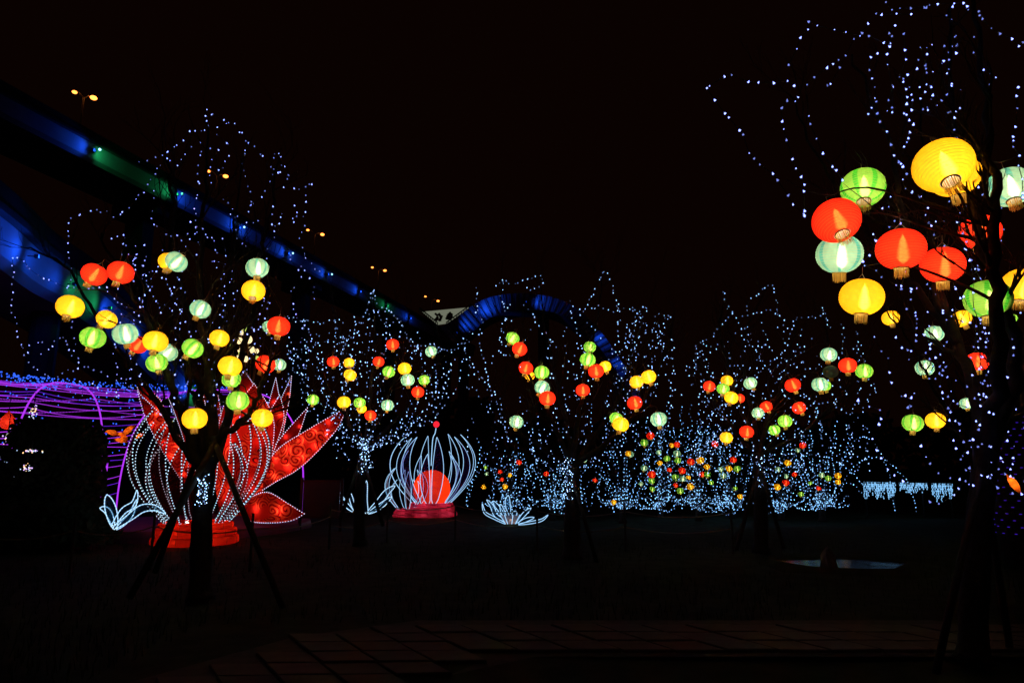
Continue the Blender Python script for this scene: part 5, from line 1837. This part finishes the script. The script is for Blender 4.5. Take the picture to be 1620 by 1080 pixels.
for k, (x, y, l, a, txt) in enumerate([(176, 686, 26, 170, 'leftmost of the bright ones'), (203, 682, 26, 40, 'upright by the lotus bud'), (193, 690, 22, 150, 'in the middle of the bright cluster'),
                                       (190, 698, 24, 175, 'lowest of the bright cluster'), (221, 690, 16, 30, 'nearest the giant lotus'), (156, 691, 22, 5, 'thin one left of the cluster'), (120, 672, 14, 15, 'alone above the dark shrub'), (157, 684, 14, 60, 'small one beside the hoop')]):
    leaf_lantern(x, y, 22.5, l, a, 'orange leaf-shaped lantern in the purple tunnel, ' + txt)

def sparkle(px, py, d, rx, ry, label):
    p = at(px, py, d)
    th = thing('sparkle_cluster', label, 'light cluster', p, 'sparkle clusters in the tunnel')
    r2 = random.Random(int(px))
    sc = d / FPX
    cols = [M['bead'], glow('spark_warm', (1.0, 0.6, 0.25), 2.0), glow('spark_violet', (0.6, 0.4, 1.0), 2.0)]
    for c in cols:
        g = Geo()
        for k in range(9):
            g.ball(p + Vector((r2.gauss(0, rx * .5) * sc, r2.uniform(-.1, .1), r2.gauss(0, ry * .5) * sc)), 0.022 * (d / 24) * r2.uniform(.5, 1.2), 5, 4)
        part('bulbs', g, c, th, kind='stuff')
    part('stem', rope([p + Vector((0, 0, ry * sc)), p + Vector((0, 0, ry * sc + 0.4))], 0.01), M['wire'], th)
sparkle(53, 652, 20.5, 7, 10, 'cluster of white and amber sparkle lights under the tunnel hoop')
sparkle(12, 692, 19.5, 6, 14, 'cluster of white sparkle lights below the red lantern')
sparkle(50, 713, 14.2, 14, 3, 'small row of white sparkle lights over the shrub, upper')
sparkle(42, 740, 14.2, 6, 6, 'small row of white sparkle lights over the shrub, lower')
p = at(12, 668, 19.8)
th = thing('tulip_lantern', 'glowing red bulb-shaped lantern under the purple tunnel', 'lantern', p)
part('silk_body', Geo().lathe([(0.02, -0.2), (0.14, -0.16), (0.2, -0.02), (0.17, 0.12), (0.08, 0.24), (0.01, 0.34)], 16, p), silk('tulip_silk', (0.95, 0.04, 0.02), 0.08), th, True)
part('bulb', Geo().ball(p, 0.06, 8, 6), M['bulb'], th)
part('stem', rope([p + Vector((0, 0, 0.34)), p + Vector((0, 0, 0.9))], 0.01), M['wire'], th)

# dark shrub in front of the tunnel
def shrub(label, px0, px1, py0, py1, d, n, seed):
    r2 = random.Random(seed)
    a = at(px0, py0, d)
    b = at(px1, py1, d)
    cx, w, h = (a.x + b.x) / 2, abs(b.x - a.x) / 2, a.z
    th = thing('shrub', label, 'shrub', (cx, d, 0))
    V, F = [], []
    for k in range(n):
        for _ in range(50):
            x, y, z = r2.uniform(-1, 1), r2.uniform(-1, 1), r2.random()
            if (x ** 4 + y ** 4 + (2 * z - 1) ** 6) < 1 + 0.25 * math.sin(7 * x + 5 * z):
                break
        c = Vector((cx + x * w, d + y * 0.8, z * h))
        s = r2.uniform(0.05, 0.12)
        u = Vector((r2.uniform(-1, 1), r2.uniform(-1, 1), r2.uniform(-1, 1))).normalized()
        v = u.orthogonal().normalized()
        i = len(V)
        V += [c - u * s, c + v * s * .5, c + u * s, c - v * s * .5]
        F.append((i, i + 1, i + 2, i + 3))
    part('foliage', (V, F), pbr('shrub_leaf', (0.03, 0.05, 0.02), 0.7), th, kind='stuff')
    for k in range(5):
        x = cx + r2.uniform(-.5, .5) * w
        part('stem', Geo().tube([(x, d, -0.05), (x + r2.uniform(-.1, .1), d + .1, h * .5), (x + r2.uniform(-.3, .3), d, h * .9)], [0.04, 0.03, 0.01], 6), M['bark'], th)
shrub('tall dense dark shrub hiding part of the purple tunnel', 28, 140, 664, 850, 15.5, 9000, 3)
shrub('low dark hedge at the foot of the tall shrub', -40, 168, 795, 850, 14.6, 6000, 4)

# ------------------------------------------------------------------ icicle curtain, net lights
M['icicle'] = glow('icicle_ice', (0.24, 0.58, 1.0), 1.25)
def icicles():
    d = 23.0
    a, b = at(1366, 763, d), at(1506, 766, d)
    th = thing('icicle_lights', 'ice-blue icicle light curtain hung on a low rail, far right', 'icicle lights', ((a.x + b.x) / 2, d, 0))
    part('rail', Geo().tube([a, b], 0.02, 6), M['dark_metal'], th)
    for q in (0.02, 0.34, 0.66, 0.98):
        p = a.lerp(b, q)
        part('post', Geo().tube([(p.x, d + .05, -0.1), (p.x, d + .05, p.z + .03)], 0.025, 6), M['dark_metal'], th)
    r2 = random.Random(2)
    for k in range(120):
        q = k / 119
        if 0.36 < q < 0.40 or 0.72 < q < 0.77:
            continue
        p = a.lerp(b, q)
        L = r2.uniform(0.15, 0.62) * (1.0 if q < .35 or q > .77 else 0.6)
        g = Geo()
        nb = int(L / 0.055)
        for j in range(nb):
            if r2.random() < 0.85:
                z = p.z - 0.055 * j
                g.lathe([(0.001, 0.03), (0.017, 0.0), (0.001, -0.03)], 5, (p.x + r2.uniform(-.015, .015), d + r2.uniform(-.03, .03), z))
        if nb:
            part('icicle_string', g, M['icicle'], th, kind='stuff')
icicles()

def net_column():
    d = 12.0
    c = at(1612, 800, d)
    th = thing('net_light_column', 'column wrapped in a dim blue-violet net of lights, right edge', 'net lights', (c.x, d, 0))
    r0 = 0.42
    zt = at(1612, 640, d).z
    g = Geo().lathe([(r0 * 0.8, 0), (r0 * 0.9, 0.8), (r0 * 0.75, zt * .7), (r0 * 0.4, zt)], 16, (c.x, d, 0), closed=True)
    part('core', g, M['bark'], th, True)
    m = glow('net_violet', (0.10, 0.03, 0.9), 0.3)
    gg = Geo()
    for j in range(20):
        z = 0.5 + (zt - 0.5) * j / 20
        f = 0.95 if z < zt * .6 else 0.95 - 0.5 * (z - zt * .6) / (zt * .4)
        for k in range(13):
            a = 2 * math.pi * (k + (0.5 if j % 2 else 0)) / 13
            p = Vector((c.x + r0 * f * math.cos(a), d + r0 * f * math.sin(a), z))
            gg.tube([p - Vector((-math.sin(a), math.cos(a), 0)) * 0.02, p + Vector((-math.sin(a), math.cos(a), 0)) * 0.02], 0.006, 4)
    part('net', gg, m, th, kind='stuff')
net_column()
leaf_lantern(1603, 766, 11.0, 34, 125, 'orange-red pointed lantern low at the right edge')

# ------------------------------------------------------------------ rope barriers, sign board
def barrier(label, pts, ropes=(0.75,)):
    P = [ground(x, y) for x, y in pts]
    th = thing('rope_barrier', label, 'rope barrier', P[0], 'rope barriers on the lawn')
    for p in P:
        part('post', Geo().tube([(p.x, p.y, -0.1), (p.x, p.y, 0.85)], 0.022, 8), M['stake'], th)
    for h in ropes:
        for a, b in zip(P, P[1:]):
            L = []
            for k in range(9):
                t = k / 8
                L.append(a.lerp(b, t) + Vector((0, 0, h - 0.10 * 4 * t * (1 - t))))
            part('rope', Geo().tube(L, 0.011, 5), M['cord'], th)
barrier('rope barrier in front of the tunnel and red pedestal', [(-60, 915), (110, 905), (238, 893), (395, 898), (520, 868)], (0.62,))
barrier('rope barrier in front of the magenta pedestal', [(520, 862), (612, 852), (720, 850), (850, 862)], (0.72, 0.4))
barrier('rope barrier on the lawn right of centre', [(850, 866), (990, 868), (1160, 872)], (0.72, 0.42))

p = ground(506, 838)
th = thing('sign_board', 'dim framed notice board standing beside the giant lotus', 'sign board', (p.x, p.y, 0))
w, h = 1.05, 0.95
part('panel', Geo().box((p.x, p.y, 0.78), (w - .1, 0.03, h - .1)), pbr('notice_panel', (0.02, 0.018, 0.022), 0.5, 0.2, 4), th)
for s in (-1, 1):
    part('frame_post', Geo().box((p.x + s * (w / 2), p.y, 0.64), (0.07, 0.06, 1.36)), pbr('frame_red', (0.02, 0.01, 0.01), 0.7), th)
    part('frame_bar', Geo().box((p.x, p.y, 0.78 + s * (h / 2 - 0.02)), (w - .075, 0.05, 0.06)), pbr('frame_red2', (0.02, 0.01, 0.01), 0.7), th)
